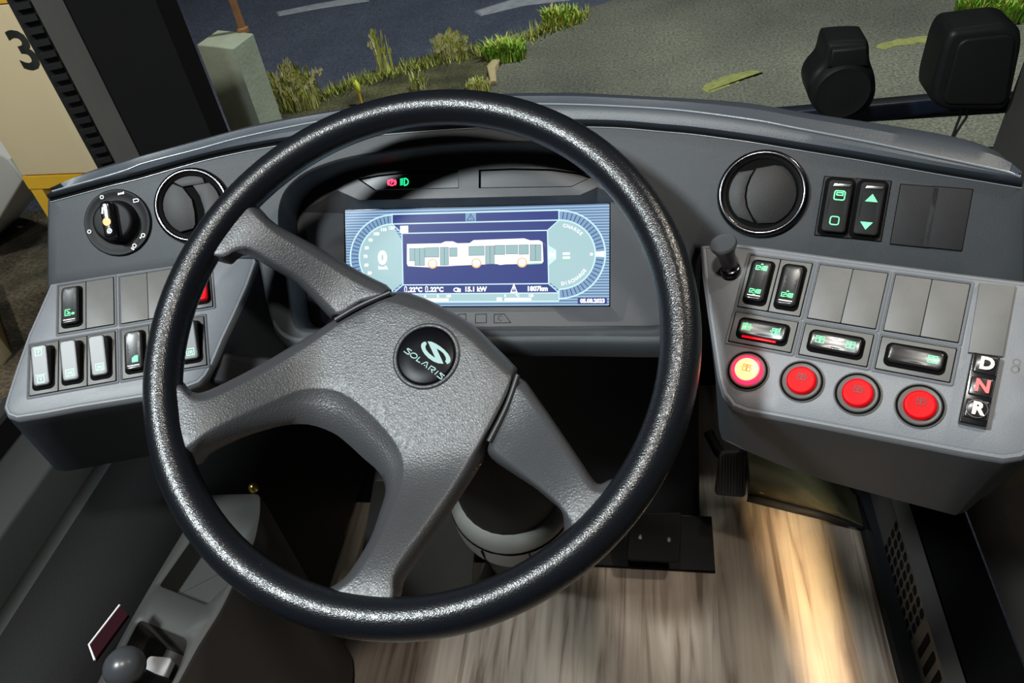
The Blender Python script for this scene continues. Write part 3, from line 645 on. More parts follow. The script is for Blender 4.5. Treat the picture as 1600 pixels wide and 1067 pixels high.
# ---- four round door buttons
for k, (px, py, lit, lb) in enumerate([(1168, 579.5, True, 'round red door button lit up bright yellow, left of its row'), (1252.5, 596, False, 'unlit round red door button right beside the lit one'), (1340, 615.5, False, 'unlit round red door button, third from the left in the row'), (1437, 634.5, False, 'unlit round red door button next to the gear selector')]):
    P = on_plane(px, py, RLC, RLN); t = thing('push_button', lb, 'button', cell_matrix(RLM, P), 'round door buttons on the right console')
    R = .0170
    b = MB(); b.lathe([(R, -.001), (R, .0008), (R - .0008, .0014), (R - .0014, .0006)], M['bezel'], 56, False); b.lathe([(R - .0012, .0009), (R - .0030, .0009)], M['gap'], 56, False)
    b.lathe([(R - .0026, .0006), (R - .0028, .0020), (R - .0036, .0025), (R - .0062, .0016)], M['bezel'], 56, False); b.build('collar', t, smooth=50)
    b = MB(); b.lathe([(.0112, .0), (.0108, .0052), (.0104, .0062), (.0094, .0067), (.0084, .0066)] if not lit else [(.0122, .0), (.0118, .0046), (.0112, .0056), (.0100, .0060), (.0090, .0060)], M['litrim'] if lit else M['red'], 56, not lit)
    if lit: b.lathe([(.0092, .0060), (.0086, .0066), (.0075, .0068)], M['litcap'], 56)
    cp = b.build('button_cap', t, smooth=50, label='glowing yellow lens with red rim' if lit else 'red cap')
    b = MB(); icon(b, 'doors', 0, .0022 if not lit else .001, .0050 if lit else .0046, .0071, M['amberframe'] if lit else M['redmark']); b.build('symbol', cp, solid=False)
# ---- gear selector
P = on_plane(1517, 628, RLC, RLN)
gu = (loc2(RLM, on_plane(1493, 667, RLC, RLN)) - loc2(RLM, on_plane(1517, 551, RLC, RLN))); ang = math.atan2(gu.x, -gu.y)
GM = cell_matrix(RLM, Vector()) @ Matrix.Rotation(ang * .65, 4, 'Z'); GM.translation = RLM @ Vector((0, 0, 0))
a0 = on_plane(1517, 551, RLC, RLN); a1 = on_plane(1563, 557, RLC, RLN); a2 = on_plane(1492.7, 667, RLC, RLN); GM.translation = (a1 + a2) / 2
gw = (a1 - a0).length; gh = (a2 - a0).length
t = thing('gear_selector', 'black gear selector block with lit D, N and R push buttons', 'gear selector', GM)
gw *= .94; gh *= .93
b = MB(); b.pad(rrect(-gw / 2, -gh / 2, gw / 2, gh / 2, .0015), -.001, .0085, M['blackgloss'], .001, 3); b.build('housing', t)
for k, (ch, mt) in enumerate((('D', 'letter'), ('N', 'letterred'), ('R', 'letter'))):
    cy = gh * (.345 - .315 * k); b = MB(); bw, bh = gw * .84, gh * .26
    b.pad(rrect(-bw / 2 + .0008, cy - bh / 2, bw / 2 + .0008, cy + bh / 2, .0012), .0085, .0118, M['rocker'], .0010, 3, lambda x, y, c=cy: -.0016 * ((x) / (bw / 2)) ** 2 - .0010 * ((y - c) / (bh / 2)) ** 2)
    if k == 2: b.line(circ(.0006, cy, bh * .47, 32), .0005, .0119, M['darkchrome'], True)
    if k == 1: pass
    kb = b.build('selector_button', t, smooth=50, label=f'button {ch}')
    b = MB(); b.text(ch, .0122, (.0012, cy), M[mt], 0, .0005, z=.0121); b.build('letter', kb, solid=False, label='red lit letter' if k == 1 else None)
cpx = [(1529.5, 443.5), (1586, 448.5), (1566, 559), (1512, 552)]
q = [loc2(GM, on_plane(*p, RLC, RLN)) for p in cpx]; q2 = sum(q, Vector()) / 4
tm = GM.copy(); tm.translation = GM @ Vector((q2.x, q2.y, 0)); t = thing('cover_strip', 'plain grey cover strip above the gear selector block', 'cover', tm)
b = MB(); b.pad([(p.x - q2.x, p.y - q2.y) for p in q], -.0005, .0035, M['bezel'], .0008, 2); b.build('cover_plate', t)
# worn mark printed at the console edge
b = MB(); P = on_plane(1590, 572, RLC, RLN); Mx = cell_matrix(RLM, P); b.line(circ(-.001, .0028, .0022, 12), .0009, .0002, M['bezel'], True); b.line(circ(-.001, -.0026, .0024, 12), .0010, .0002, M['bezel'], True); b.line([(.001, .002), (.001, -.004)], .0008, .0002, M['bezel'])
b.build('worn_mark', dash, DBI @ Mx, solid=False)
# ---- short knob on the console
P = on_plane(1142, 424, RLC, RLN); P2 = P + (on_plane(1130, 381, RLC + RLN * .03, RLN) - P); ax = (P2 - P).normalized(); ku = ax.orthogonal().normalized()
L_ = (P2 - P).length
t = thing('pull_knob', 'short black pull knob with flared round top at left corner of right console', 'knob', frame(P, ku, ax.cross(ku), ax))
b = MB(); b.lathe([(.0085, 0), (.0085, .0035), (.0075, .0045), (.0062, .005), (.0056, .010)], M['darkchrome'], 40); b.build('collar', t, smooth=50, label='metal collar')
b = MB(); b.lathe([(.0058, .008), (.0066, L_ * .45), (.0080, L_ * .75), (.0108, L_ - .002), (.0110, L_), (.0102, L_ + .0014), (.0085, L_ + .0008), (.005, L_ + .0004)], M['knobgrey'], 40); b.build('grip', t, smooth=50)
# ================================================================ INSTRUMENT CLUSTER
t = cluster = thing('instrument_cluster', 'instrument cluster with wide lit digital screen behind the steering wheel', 'instrument panel', DM)
def dl(px, py, off=0.0):
    p = loc2(DM, on_plane(px, py, DC + DN * off, DN)); return (p.x, p.y)
FH = .018                                                     # the cluster face stands this far in front of the screen
scr = [dl(539, 329), dl(951.5, 318), dl(952.5, 476.5), dl(542.4, 479.5)]
sx0 = (scr[0][0] + scr[3][0]) / 2; sx1 = (scr[1][0] + scr[2][0]) / 2; sy1 = (scr[0][1] + scr[1][1]) / 2; sy0 = (scr[2][1] + scr[3][1]) / 2
SWD, SHT = sx1 - sx0, sy1 - sy0
def sp(x, y):                                                 # screen picture units: 1000 wide, y down 0..385
    return (sx0 + x / 1000 * SWD, sy1 - y / 385 * SHT)
bez_px = [(473, 331), (527, 297), (562, 312.5), (735, 308.5), (906, 304.5), (934, 292), (985, 318), (1003, 384), (974, 500), (966, 503), (889, 502.5), (867, 486.5), (640, 488.5), (612, 505), (512, 506), (503, 502)]
bez = [dl(x, y, FH) for x, y in bez_px]
c3 = [loc2(DM, P) for P in [xz3(x, z, -.03) for x, z in hole]]
fo = [dl(*p, FH) for p in [(446, 372), (443, 340), (452, 312), (478, 288), (516, 268), (560, 256), (612, 246), (680, 237), (760, 231), (840, 232), (910, 240), (965, 258), (1005, 292), (1030, 340), (1042, 400), (1050, 460), (1050, 516), (1000, 524), (800, 524), (600, 525), (470, 525), (458, 510), (455, 470)]]
fo = [(v.x, v.y) for v in spline(fo, 90, True)]; fo = inset(fo, -.004)
tw = []                                                       # two telltale windows
tw.append([dl(*p, FH) for p in [(558, 279.5), (590, 273.5), (640, 268), (716, 265.5), (716.5, 294), (585, 297.5)]])
tw.append([dl(*p, FH) for p in [(748, 265), (800, 263), (860, 264), (905, 270), (924, 277), (893, 292), (748, 294)]])
b = MB(); b.sheet(fo, [bez] + tw, lambda x, y: (x, y, FH), .02, M['face'])
b.loft([[(x, y, FH) for x, y in bez], [(x, y, FH - .0006) for x, y in inset(bez, .0006)], [(x * .0 + X_, y * .0 + Y_, .0012) for (x, y), (X_, Y_) in zip(bez, [(sx0 - .0012 if p[0] < 545 else sx1 + .0012 if p[0] > 945 else sp((p[0] - 540) / 412 * 1000, 0)[0], sy1 + .0012 if p[1] < 330 else sy0 - .0012 if p[1] > 480 else sp(0, (p[1] - 326) / 155 * 385)[1]) for p in bez_px])]], M['face'])
fp = b.build('face_panel', t, smooth=25)
for k, q in enumerate(tw):
    b = MB(); b.loft([[(x, y, FH + .0002) for x, y in q], [(x, y, FH - .0035) for x, y in inset(q, .0012)]], M['gap'])
    b.flat(inset(q, .0012), FH - .0030, M['tinted']); w_ = b.build('telltale_window', t, label='left telltale window with lit symbols' if k == 0 else 'right telltale window, dark')
    if k == 0:
        z = FH - .0026
        x, y = dl(611, 284.5, FH); b = MB(); b.line(circ(x, y, .0030, 24), .0011, z, M['telred'], True); b.text('P', .0044, (x + .0001, y), M['telred'], z=z, bold=.0002)
        for a in (140, -40): b.line(circ(x, y, .0044, 8, a, a + 80), .0010, z, M['telred'])
        b.build('parking_brake_symbol', w_, solid=False, label='glowing red P symbol')
        x, y = dl(631.5, 283.5, FH); b = MB(); b.line([(x - .0006, y + .0034)] + circ(x, y, .0034, 12, 90, -90) + [(x - .0006, y - .0034)], .0013, z, M['telgreen'], True)
        for j in range(4): b.line([(x - .0052, y + .0026 - j * .0018), (x - .0018, y + .0032 - j * .0018)], .0013, z, M['telgreen'])
        b.build('headlamp_symbol', w_, solid=False, label='glowing green lamp symbol')
b = MB()
for (x0, x1, cut) in ((716, 728, 0), (743, 760, 0), (772, 798, 1)):
    q = [dl(x0, 491, FH), dl(x1 - (10 if cut else 0), 490.5, FH), dl(x1, 504, FH), dl(x0, 504.5, FH)]; b.line(q, .0005, FH + .0003, M['gap'], True)
x, y = dl(782, 497, FH); b.line(circ(x, y, .0022, 14, 60, 300), .0004, FH + .0003, M['gap'])
b.build('moulded_marks', fp, solid=False)
# ---- the screen and what it shows
b = MB(); b.pad(rrect(sx0 - .001, sy0 - .001, sx1 + .001, sy1 + .001, .001), -.004, -.0004, M['blackgloss'], .0003); b.flat(rrect(sx0, sy0, sx1, sy1, .0012), 0, M['s_bg']); dsp = b.build('display', t, solid=False)
def S(pts): return [sp(*p) for p in pts]
U = SWD / 1000
def ring(cx, cy, r0, r1, a0, a1, z, mt, b, n=40):
    o = [sp(cx + r1 * math.cos(math.radians(a0 + (a1 - a0) * k / n)), cy - r1 * math.sin(math.radians(a0 + (a1 - a0) * k / n))) for k in range(n + 1)]
    i = [sp(cx + r0 * math.cos(math.radians(a0 + (a1 - a0) * k / n)), cy - r0 * math.sin(math.radians(a0 + (a1 - a0) * k / n))) for k in range(n + 1)]
    b.loft([[(*p, z) for p in i], [(*p, z) for p in o]], mt, False)
def gauge(side):
    b = MB(); cx, cy = (186, 190) if side < 0 else (818, 190); R1, R0 = 168, 132
    a0, a1 = (90, 270) if side < 0 else (-90, 90)
    ring(cx, cy, 0.01, R0 + 2, a0, a1, .00020, M['s_pale'], b); ring(cx, cy, R0, R1, a0, a1, .00022, M['s_band'], b)
    for r in (R1, R0): ring(cx, cy, r - 2.6, r + 2.6, a0, a1, .00036, M['s_line'], b)
    n = 31
    for k in range(1, n):
        a = math.radians(a0 + 180 * k / n); p0 = sp(cx + (R0 + 4) * math.cos(a), cy - (R0 + 4) * math.sin(a)); p1 = sp(cx + (R1 - 5) * math.cos(a), cy - (R1 - 5) * math.sin(a)); b.line([p0, p1], U * 2.6, .0003, M['s_dark'])
    if side < 0:
        b.flat(S([(184, 58), (226, 130), (226, 290), (184, 322)]), .0002, M['s_pale'])
        for k, s_ in enumerate(('50', '60', '70', '80', '90', '100', '110', '120')):
            a = math.radians(212 - 17.2 * k); b.text(s_, U * 16, sp(cx + 108 * math.cos(a), cy - 116 * math.sin(a)), M['s_white'], bold=U * .8, z=.0004)
        b.text('0', U * 66, sp(146, 193), M['s_white'], bold=U * 4, z=.0004); b.text('km/h', U * 18, sp(148, 231), M['s_white'], bold=U * .9, z=.0004)
        b.line(S([(186, 16), (186, 58)]), U * 4, .0004, M['s_line']); b.line(S([(186, 58), (222, 92)]), U * 3, .0004, M['s_line'])
    else:
        b.flat(S([(818, 58), (776, 92), (776, 290), (818, 322)]), .0002, M['s_pale'])
        b.flat(S([(778, 152), (808, 172), (808, 206), (778, 232)]), .00032, M['s_line'])
        b.text('N', U * 30, sp(793, 192), M['s_white'], bold=U * 2.5, z=.0004)
        for s_, am, st in (('CHARGE', 62, -7.0), ('DISCHARGE', -58, 6.2)):
            for k, ch in enumerate(s_):
                a = am + (k - (len(s_) - 1) / 2) * st; ar = math.radians(a); b.text(ch, U * 17, sp(cx + 112 * math.cos(ar), cy - 112 * math.sin(ar)), M['s_white'], math.radians(a - 90 if am > 0 else a + 90), U * .5, z=.0004)
        ring(cx, cy, R0 + 2, R1 - 2, -4, 4, .00042, M['s_white'], b, 4); b.flat([sp(cx + 118 + 6 * math.cos(k), cy - 6 * math.sin(k)) for k in (0, .8, 1.6, 2.4, 3.1, 3.9, 4.7, 5.5)], .0004, M['s_white'])
        for yy in (182, 197): b.flat(S([(832, yy), (858, yy), (858, yy + 9), (832, yy + 9)]), .0004, M['s_white'])
        b.flat(S([(834, 209), (856, 209), (856, 214), (834, 214)]), .0004, M['s_green'])
        b.line(S([(818, 16), (818, 60)]), U * 4, .0004, M['s_line']); b.line(S([(818, 322), (818, 364)]), U * 4, .0004, M['s_line'])
    return b
gauge(-1).build('speed_gauge', dsp, solid=False); gauge(1).build('power_gauge', dsp, solid=False)
b = MB()
b.flat(S([(186, 20), (818, 20), (818, 58), (186, 58)]), .00024, M['s_navy']); b.flat(S([(188, 60), (816, 60), (776, 96), (224, 96)]), .00024, M['s_navy'])
b.line(S([(186, 20), (818, 20)]), U * 4.5, .00034, M['s_line']); b.line(S([(186, 58), (818, 58)]), U * 4.5, .00034, M['s_line'])
b.line(S([(222, 96), (776, 96)]), U * 4, .00034, M['s_line']); b.line(S([(816, 60), (776, 96)]), U * 3.5, .00034, M['s_line'])
b.flat(S([(470, 22), (510, 22), (510, 57), (470, 57)]), .00034, M['s_band']); b.line(S([(490, 26), (504, 51), (476, 51)]), U * 2.4, .0004, M['s_dark'], True); b.line(S([(490, 35), (490, 43)]), U * 2.4, .0004, M['s_dark']); b.line(S([(490, 46), (490, 48)]), U * 2.4, .0004, M['s_dark'])
b.pad(S([(217, 66), (249, 66), (249, 94), (217, 94)]), .00036, .00042, M['s_white'], .00001, 1); b.build('warning_bar', dsp, solid=False)
b = MB(); b.flat(S([(224, 98), (776, 98), (778, 300), (226, 300)]), .00024, M['s_navy']); b.line(S([(224, 96), (226, 300), (780, 300), (776, 96)]), U * 4, .00034, M['s_line'])
# articulated bus drawing
W_ = M['s_white']; z = .00038
body = [(243, 138), (375, 138), (392, 131), (420, 131), (438, 139), (485, 139), (500, 128), (690, 125), (712, 133), (745, 133), (758, 140), (761, 215), (756, 222), (620, 224), (600, 226), (585, 222), (440, 226), (400, 228), (350, 228), (330, 232), (246, 226), (242, 215)]
b.flat(S(body), z, W_)
for x0, y0, x1, y1 in ((253, 156, 273, 205), (273, 156, 311, 224), (313, 154, 367, 192), (372, 154, 404, 224), (408, 156, 437, 190), (482, 152, 540, 188), (545, 152, 578, 222), (580, 150, 618, 186), (622, 150, 666, 184), (670, 150, 706, 186), (712, 150, 752, 212)):
    b.flat(S([(x0, y0), (x1, y0), (x1, y1), (x0, y1)]), .0004, M['s_teal'])
    b.line(S([(x0, y0), (x1, y0), (x1, y1), (x0, y1)]), U * 1.6, .00043, M['s_grey'], True)
for xm, y0, y1 in ((292, 156, 224), (388, 154, 224), (562, 152, 222), (732, 150, 212)): b.line(S([(xm, y0), (xm, y1)]), U * 1.8, .00044, M['s_grey'])
b.line(S([(700, 224), (752, 222)]), U * 4, .00044, M['s_green'])
for cx in (342, 510, 682):
    b.flat([sp(cx + 19 * math.cos(k * .314), 218 - 19 * math.sin(k * .314)) for k in range(20)], .00045, M['s_orange']); b.flat([sp(cx + 14 * math.cos(k * .314), 217 - 14 * math.sin(k * .314)) for k in range(20)], .0005, W_)
b.line(S([(756, 140), (768, 150), (766, 160)]), U * 2, .0004, M['s_grey']); b.build('bus_diagram', dsp, solid=False)
b = MB(); b.flat(S([(226, 303), (778, 303), (818, 336), (186, 336)]), .00024, M['s_navy']); b.flat(S([(186, 338), (818, 338), (818, 368), (186, 368)]), .00024, M['s_pale'])
b.line(S([(186, 336), (818, 336)]), U * 4, .00036, M['s_line']); b.line(S([(186, 368), (818, 368)]), U * 4.5, .00036, M['s_line']); b.line(S([(780, 300), (818, 336)]), U * 3.5, .00036, M['s_line']); b.line(S([(226, 300), (186, 334)]), U * 3.5, .00036, M['s_line'])
for s_, x, sz in (('22°C', 276, 24), ('22°C', 358, 24), ('15.1 kW', 506, 24), ('1807km', 738, 24)): b.text(s_, U * sz, sp(x, 320), W_, bold=U * 1.3, z=.0004)
for x in (240, 322):
    b.line(S([(x - 8, 328), (x - 8, 310), (x - 4, 306), (x, 310), (x, 328)]), U * 3, .0004, W_, True); b.flat(S([(x + 4, 324), (x + 10, 324), (x + 10, 329), (x + 4, 329)]), .0004, W_)
b.line([sp(434 + 11 * math.cos(k * .5), 321 - 7 * math.sin(k * .5)) for k in range(11)], U * 4, .0004, W_); b.flat(S([(436, 316), (450, 316), (450, 330), (436, 330)]), .0004, W_)
b.line(S([(651, 302), (640, 332), (662, 332)]), U * 4, .0004, W_, True); b.line(S([(651, 312), (651, 326)]), U * 3, .0004, W_)
for x0, x1 in ((305, 403), (616, 716)): b.flat(S([(x0, 354), (x1, 354), (x1, 366), (x0, 366)]), .0004, W_)
b.flat(S([(586, 352), (606, 352), (606, 366), (586, 366)]), .0004, W_)
for s_, x in (('0', 312), ('%', 362), ('100', 402), ('0', 618), ('°C', 664), ('120', 714)): b.text(s_, U * 13, sp(x, 346), W_, bold=U * .5, z=.0004)
b.flat(S([(886, 356), (992, 356), (992, 380), (886, 380)]), .00024, M['s_navy']); b.text('05.08.2023', U * 20, sp(940, 368), W_, bold=U * 1.2, z=.0004)
b.build('readout_bar', dsp, solid=False)

# ================================================================ STEERING WHEEL
t = wheel = thing('steering_wheel', 'large black leather-covered four-spoke steering wheel, turned a little to the right', 'steering wheel', WM)
RO, TR = .2250, .0150
b = MB(); n = 128
b.loft([[((RO - TR + TR * math.cos(a)) * math.cos(2 * math.pi * k / n), (RO - TR + TR * math.cos(a)) * math.sin(2 * math.pi * k / n), TR * 1.03 * math.sin(a)) for a in [2 * math.pi * j / 28 for j in range(28)]] for k in range(n + 1)], M['rimleather'])
b.build('rim', t, smooth=80)
def dish(x, y):
    r = math.hypot(x, y); u = max(0, min(1, (r - .085) / .115)); return -.046 + .050 * u * u * (3 - 2 * u)
WMI = WM.inverted()
def on_wheel(px, py, drop=0.0):
    h = 0.0
    for _ in range(40):
        P = WMI @ on_plane(px, py, WC + WN * h, WN); h2 = dish(P.x, P.y) - drop; h = h * .4 + h2 * .6
    return P
def wheel_piece(pairs, mt, name, label=None, drop=.016, deep=.030, step=.012):
    Tp = [on_wheel(*p[0]) for p in pairs]; Op = [on_wheel(*p[1], drop) for p in pairs]
    N = len(pairs) * 3; Tp = spline(Tp, N, True); Op = spline(Op, N, True)
    tp = [(p.x, p.y) for p in Tp]; op = [(p.x, p.y) for p in Op]
    def P3(q, d): return Vector((q[0], q[1], dish(*q) - d))
    mid = lambda f: [(a[0] + (b_[0] - a[0]) * f, a[1] + (b_[1] - a[1]) * f) for a, b_ in zip(tp, op)]
    t_in = inset(tp, .003)
    b = MB(); b.sheet(t_in, [], lambda x, y: P3((x, y), 0), step, mt)
    b.loft([[P3(q, 0) for q in t_in], [P3(q, .0004) for q in inset(tp, .0012)], [P3(q, .0014) for q in tp], [P3(q, drop * .22) for q in mid(.35)], [P3(q, drop * .55) for q in mid(.75)], [P3(q, drop) for q in op], [P3(q, deep) for q in inset(op, .004)]], mt)
    return b.build(name, t, smooth=60, label=label)
hub = [((600, 468), (620, 456)), ((640, 477), (655, 463)), ((680, 491), (688, 477.5)), ((728, 521), (736, 505)), ((762, 553), (771, 538)), ((788, 578), (800, 567)), ((799, 592), (808, 583)), ((784, 630), (790, 632)), ((757, 681), (762, 689)), ((735, 716), (754, 722)), ((709, 757), (727, 765)), ((680, 797), (700, 806)), ((655, 833), (678, 838)), ((630, 868), (654, 873)), ((614, 900), (631, 910)), ((614, 934), (626, 932)), ((598, 957), (600, 962)), ((545, 952), (545, 958)), ((512, 930), (508, 928)), ((536, 913), (530, 910)), ((556, 894), (548, 892)), ((585, 850), (577, 845)), ((611, 793), (593, 800)), ((626, 750), (602, 765)), ((623, 710), (592, 738)), ((598, 673), (568, 716)), ((557, 633), (543, 693)), ((519, 612), (520, 676)), ((475, 611), (481, 663)), ((437, 625), (437, 666)), ((383, 648), (383, 681)), ((345, 666), (345, 697)), ((318, 681), (318, 712)), ((297, 697), (302, 728)), ((272, 706), (270, 712)), ((258, 650), (255, 650)), ((266, 600), (264, 594)), ((284, 606), (285, 595)), ((297, 619), (296, 610)), ((320, 622), (318, 613)), ((358, 606), (356, 597)), ((412, 578), (410, 569)), ((461, 549), (459, 540)), ((520, 509), (525, 500)), ((563, 487), (562, 478))]
wheel_piece(hub, M['hubleather'], 'hub_cover', drop=.018)
wheel_piece([((597, 458), (612, 453)), ((553, 436), (562, 424)), ((483, 393), (490, 382)), ((430, 361), (430, 349)), ((402, 336), (407, 326)), ((380, 318), (384, 312)), ((350, 340), (346, 340)), ((322, 390), (318, 392)), ((346, 400), (345, 408)), ((370, 389), (366, 394)), ((392, 390), (387, 398)), ((424, 409), (420, 417)), ((472, 437), (467, 446)), ((515, 480), (513, 494)), ((530, 490), (524, 496)), ((562, 470), (562, 473))], M['hubleather'], 'spoke_cover', 'upper left spoke cover', drop=.014)
wheel_piece([((807, 601), (812, 590)), ((838, 637), (845, 629)), ((872, 686), (879, 678)), ((902, 730), (908, 721)), ((921, 757), (926, 748)), ((938, 766), (938, 756)), ((962, 758), (958, 748)), ((988, 758), (990, 756)), ((970, 800), (972, 803)), ((922, 846), (925, 850)), ((896, 842), (886, 840)), ((890, 815), (881, 820)), ((872, 789), (878, 799)), ((850, 768), (856, 779)), ((828, 750), (834, 761)), ((798, 726), (800, 739)), ((770, 704), (768, 716)), ((770, 690), (764, 694)), ((792, 640), (793, 637))], M['hubleather'], 'spoke_cover', 'lower right spoke cover', drop=.014)
# thin plastic strips that close the two seams
for pts in ([(524, 500), (562, 478), (610, 457)], [(809, 586), (792, 634), (764, 690)]):
    b = MB(); q = spline([on_wheel(*p, .0006) for p in pts], 14); b.tube(q, .0024, M['seam'], 8); b.build('seam_strip', t, smooth=60)
# ---- badge
bc = on_wheel(666, 556); bc.z = dish(bc.x, bc.y)
hxy = WMI @ (on_plane(700, 580, WC + WN * bc.z, WN)); hxz = WMI @ (on_plane(640, 541, WC + WN * bc.z, WN)); ta = math.atan2(hxy.y - hxz.y, hxy.x - hxz.x)
BM = Matrix.Translation((bc.x, bc.y, bc.z)) @ Matrix.Rotation(ta, 4, 'Z')
R = .0265
b = MB(); b.lathe([(R + .0030, -.003), (R + .0030, .0002), (R + .0016, .0012), (R, .0014), (R - .0008, .0004)], M['hubleather'], 64, False); b.lathe([(R - .0004, .0004), (R - .0012, .0010), (R - .0030, .0016), (.012, .00168)], M['badge'], 64); bd = b.build('badge', t, BM, smooth=60, label='glossy black round badge with pale lettering')
BZ = bc.z + .0020; BMI = BM.inverted()
def bpx(x, y):                                              # a point on the badge face
    p = BMI @ (WMI @ on_plane(620 + x / 11.86, 515 + y / 11.86, WC + WN * BZ, WN)); return (p.x, p.y)
b = MB()
for st in ([(278, 392), (208, 348), (193, 356), (236, 428), (222, 456), (196, 450), (128, 400)], [(428, 505), (362, 572), (432, 612)], [(450, 638), (545, 600), (572, 612), (543, 712)], [(580, 740), (636, 670), (712, 716), (716, 734), (696, 752), (640, 736), (656, 800)], [(770, 765), (700, 832)], [(884, 858), (812, 800), (800, 812), (842, 880), (828, 913), (806, 908), (738, 855)]):
    b.line([bpx(*p) for p in st], .00085, .0020, M['emblem'])
b.line([bpx(315 + 62 * math.cos(a), 480 + 46 * math.sin(a) + 10 * math.cos(a)) for a in [k * .349 for k in range(18)]], .00085, .0020, M['emblem'], True)
b.flat([bpx(515 + 14 * math.cos(k), 662 + 12 * math.sin(k)) for k in (0, 1, 2, 3, 4, 5)], .0020, M['emblem'])
b.build('lettering', bd, BM, solid=False)
b = MB(); b.flat([bpx(*p) for p in [(572, 217), (640, 222), (720, 258), (800, 308), (880, 372), (950, 448), (988, 515), (998, 570), (982, 612), (935, 640), (905, 600), (893, 582), (912, 562), (906, 510), (868, 445), (810, 392), (735, 346), (868, 632), (770, 624), (680, 590), (590, 530), (520, 460), (480, 400), (455, 340), (448, 290), (465, 250), (500, 227), (538, 222), (556, 268), (536, 290), (530, 330), (546, 376), (590, 430), (650, 480), (712, 522)]], .0020, M['emblem'])
b.build('emblem', bd, BM, solid=False)

# ---- steering column under the wheel
SCN = Vector((0, -.22, .975)).normalized(); SCP = EYE + ray(806, 786) * .88; SCU = Vector((1, 0, 0)); SCM = frame(SCP, SCU, SCN.cross(SCU), SCN)
t = thing('steering_column', 'dark steering column with round grey collar and rubber boot below the wheel', 'steering column', SCM)
b = MB(); h0 = loc2(SCM, WC - WN * .072); h1 = loc2(SCM, WC - WN * .14); b.tube([tuple(v) for v in spline([h0, h1, (h1.x * .5, h1.y * .45, .17), (0, 0, .10), (0, 0, .05)], 20)], [.038 + .022 * min(1, k / 8) for k in range(20)], M['black'], 32); b.build('shroud', t, smooth=60)
b = MB(); b.lathe([(.052, .060), (.066, .056), (.072, .048), (.073, .034)], M['collar'], 56, False); b.lathe([(.0733, .034), (.0733, .030)], M['gap'], 56, False); b.lathe([(.074, .030), (.0755, .006), (.0745, -.006), (.070, -.010), (.03, -.012)], M['collar'], 56, False)
for a in (-70, -112, -30): b.box((.0745 * math.cos(math.radians(a)), .0745 * math.sin(math.radians(a)), .010), (.003, .0015, .040), M['gap'], Matrix.Rotation(math.radians(a), 3, 'Z'))
b.build('collar', t, smooth=40, label='grey two-step collar')
b = MB(); f0 = loc2(SCM, on_z(815, 868, .0)); bp = [Vector((0, 0, -.012)).lerp(f0, k / 29) for k in range(30)]; b.tube([tuple(v) for v in bp], [.054 + (.004 * math.cos(k * 1.9) if k < 16 else .003) for k in range(30)], M['rubber'], 32); b.build('boot', t, smooth=60)
b = MB(); Pw = (.0735 * math.cos(math.radians(-38)), .0735 * math.sin(math.radians(-38)), .010); RZ = Matrix.Rotation(math.radians(-38), 3, 'Z'); b.box(Pw, (.005, .012, .010), M['red'], RZ); b.box((Pw[0] - .0068, Pw[1] - .0086, Pw[2]), (.005, .006, .010), M['marker'], RZ); b.build('warning_sticker', t, label='small red and yellow sticker')
# ---- column stalk at the left
e0 = on_plane(327, 574, WC - WN * .085, WN); e1 = on_plane(470, 590, WC - WN * .085, WN); ax = (e1 - e0).normalized(); nn = (WN - ax * WN.dot(ax)).normalized(); yy = nn.cross(ax)
SM = frame(e0, ax, yy, nn); t = thing('column_stalk', 'black ribbed control stalk poking out left from under the steering wheel', 'stalk', SM)
L_ = (e1 - e0).length + .10
b = MB(); b.pad(rrect(.006, -.016, L_, .014, .004), -.010, .010, M['black'], .004, 4)
for k in range(5): b.box((.09 + L_ / 2 - .06, -.012 + k * .0058, .0102), (L_ - .09, .0024, .0016), M['rubber'])
b.build('arm', t, smooth=40)
b = MB(); b.lathe([(.0, .0), (.009, .0), (.0115, .002), (.0115, .008), (.009, .010), (.009, .014)], M['knobgrey'], 28, False); b.build('end_button', t, Matrix.Translation((-.006, .002, 0)) @ Matrix.Rotation(math.radians(90), 4, 'Y'), smooth=40)
# dark knee panel that closes the space under the dashboard
# ================================================================ CAB SHELL
def struct(o): o['kind'] = 'structure'; return o
XR = on_z(1368, 925, 0).x                                     # right edge of the wooden floor
b = MB(); b.box(((XR - .85) / 2, .35, -.02), (XR + .85, 2.1, .04), M['wood']); struct(b.build('floor', smooth=0))
ZG = .5 * (on_x(1392, 806, XR + .02).z + on_x(1476, 1055, XR + .02).z)
# right: black skirting, slotted heater grille, dark recess and partition
b = MB(); b.box((XR + .012, .35, .012), (.024, 2.1, .024), M['black']); struct(b.build('baseboard_right'))
GX = XR + .024
gm = Matrix.Translation((GX, .45, ZG / 2)); t = thing('heater_grille', 'grey slotted heater grille panel along the right edge of the wood floor', 'grille', gm)
b = MB(); b.box((.012, 0, .012), (.024, 1.7, ZG - .024), M['darkgrey']); b.build('panel', t)
b = MB(); ya = on_x(1392, 842, GX).y; yb = on_x(1440, 960, GX).y; zt = ZG * .97 - ZG / 2; NC = 9
for k in range(NC):
    y = ya + (yb - ya) * k / (NC - 1)
    for r in range(4):
        z = zt - ZG * .20 * r - ZG * .095
        b.add([(-.0004, y - .45 + q[0], z + q[1]) for q in rrect(-.0068, -ZG * .082, .0068, ZG * .082, .0062, 4)], [list(range(20))], M['gap'])
yc = on_x(1455, 990, GX).y
for k in range(12):
    y = yc - k * .026; b.add([(-.0004, y - .45 + q[0], ZG * .14 + q[1]) for q in rrect(-.007, -ZG * .27, .007, ZG * .27, .004, 4)], [list(range(20))], M['gap'])
b.build('slots', t, solid=False)
XP = on_z(1500, 830, ZG).x + .02
b = MB(); b.box(((GX + XP) / 2 + .012, .45, ZG - .02), (XP - GX - .02, 1.7, .02), M['gap']); struct(b.build('trim_1'))
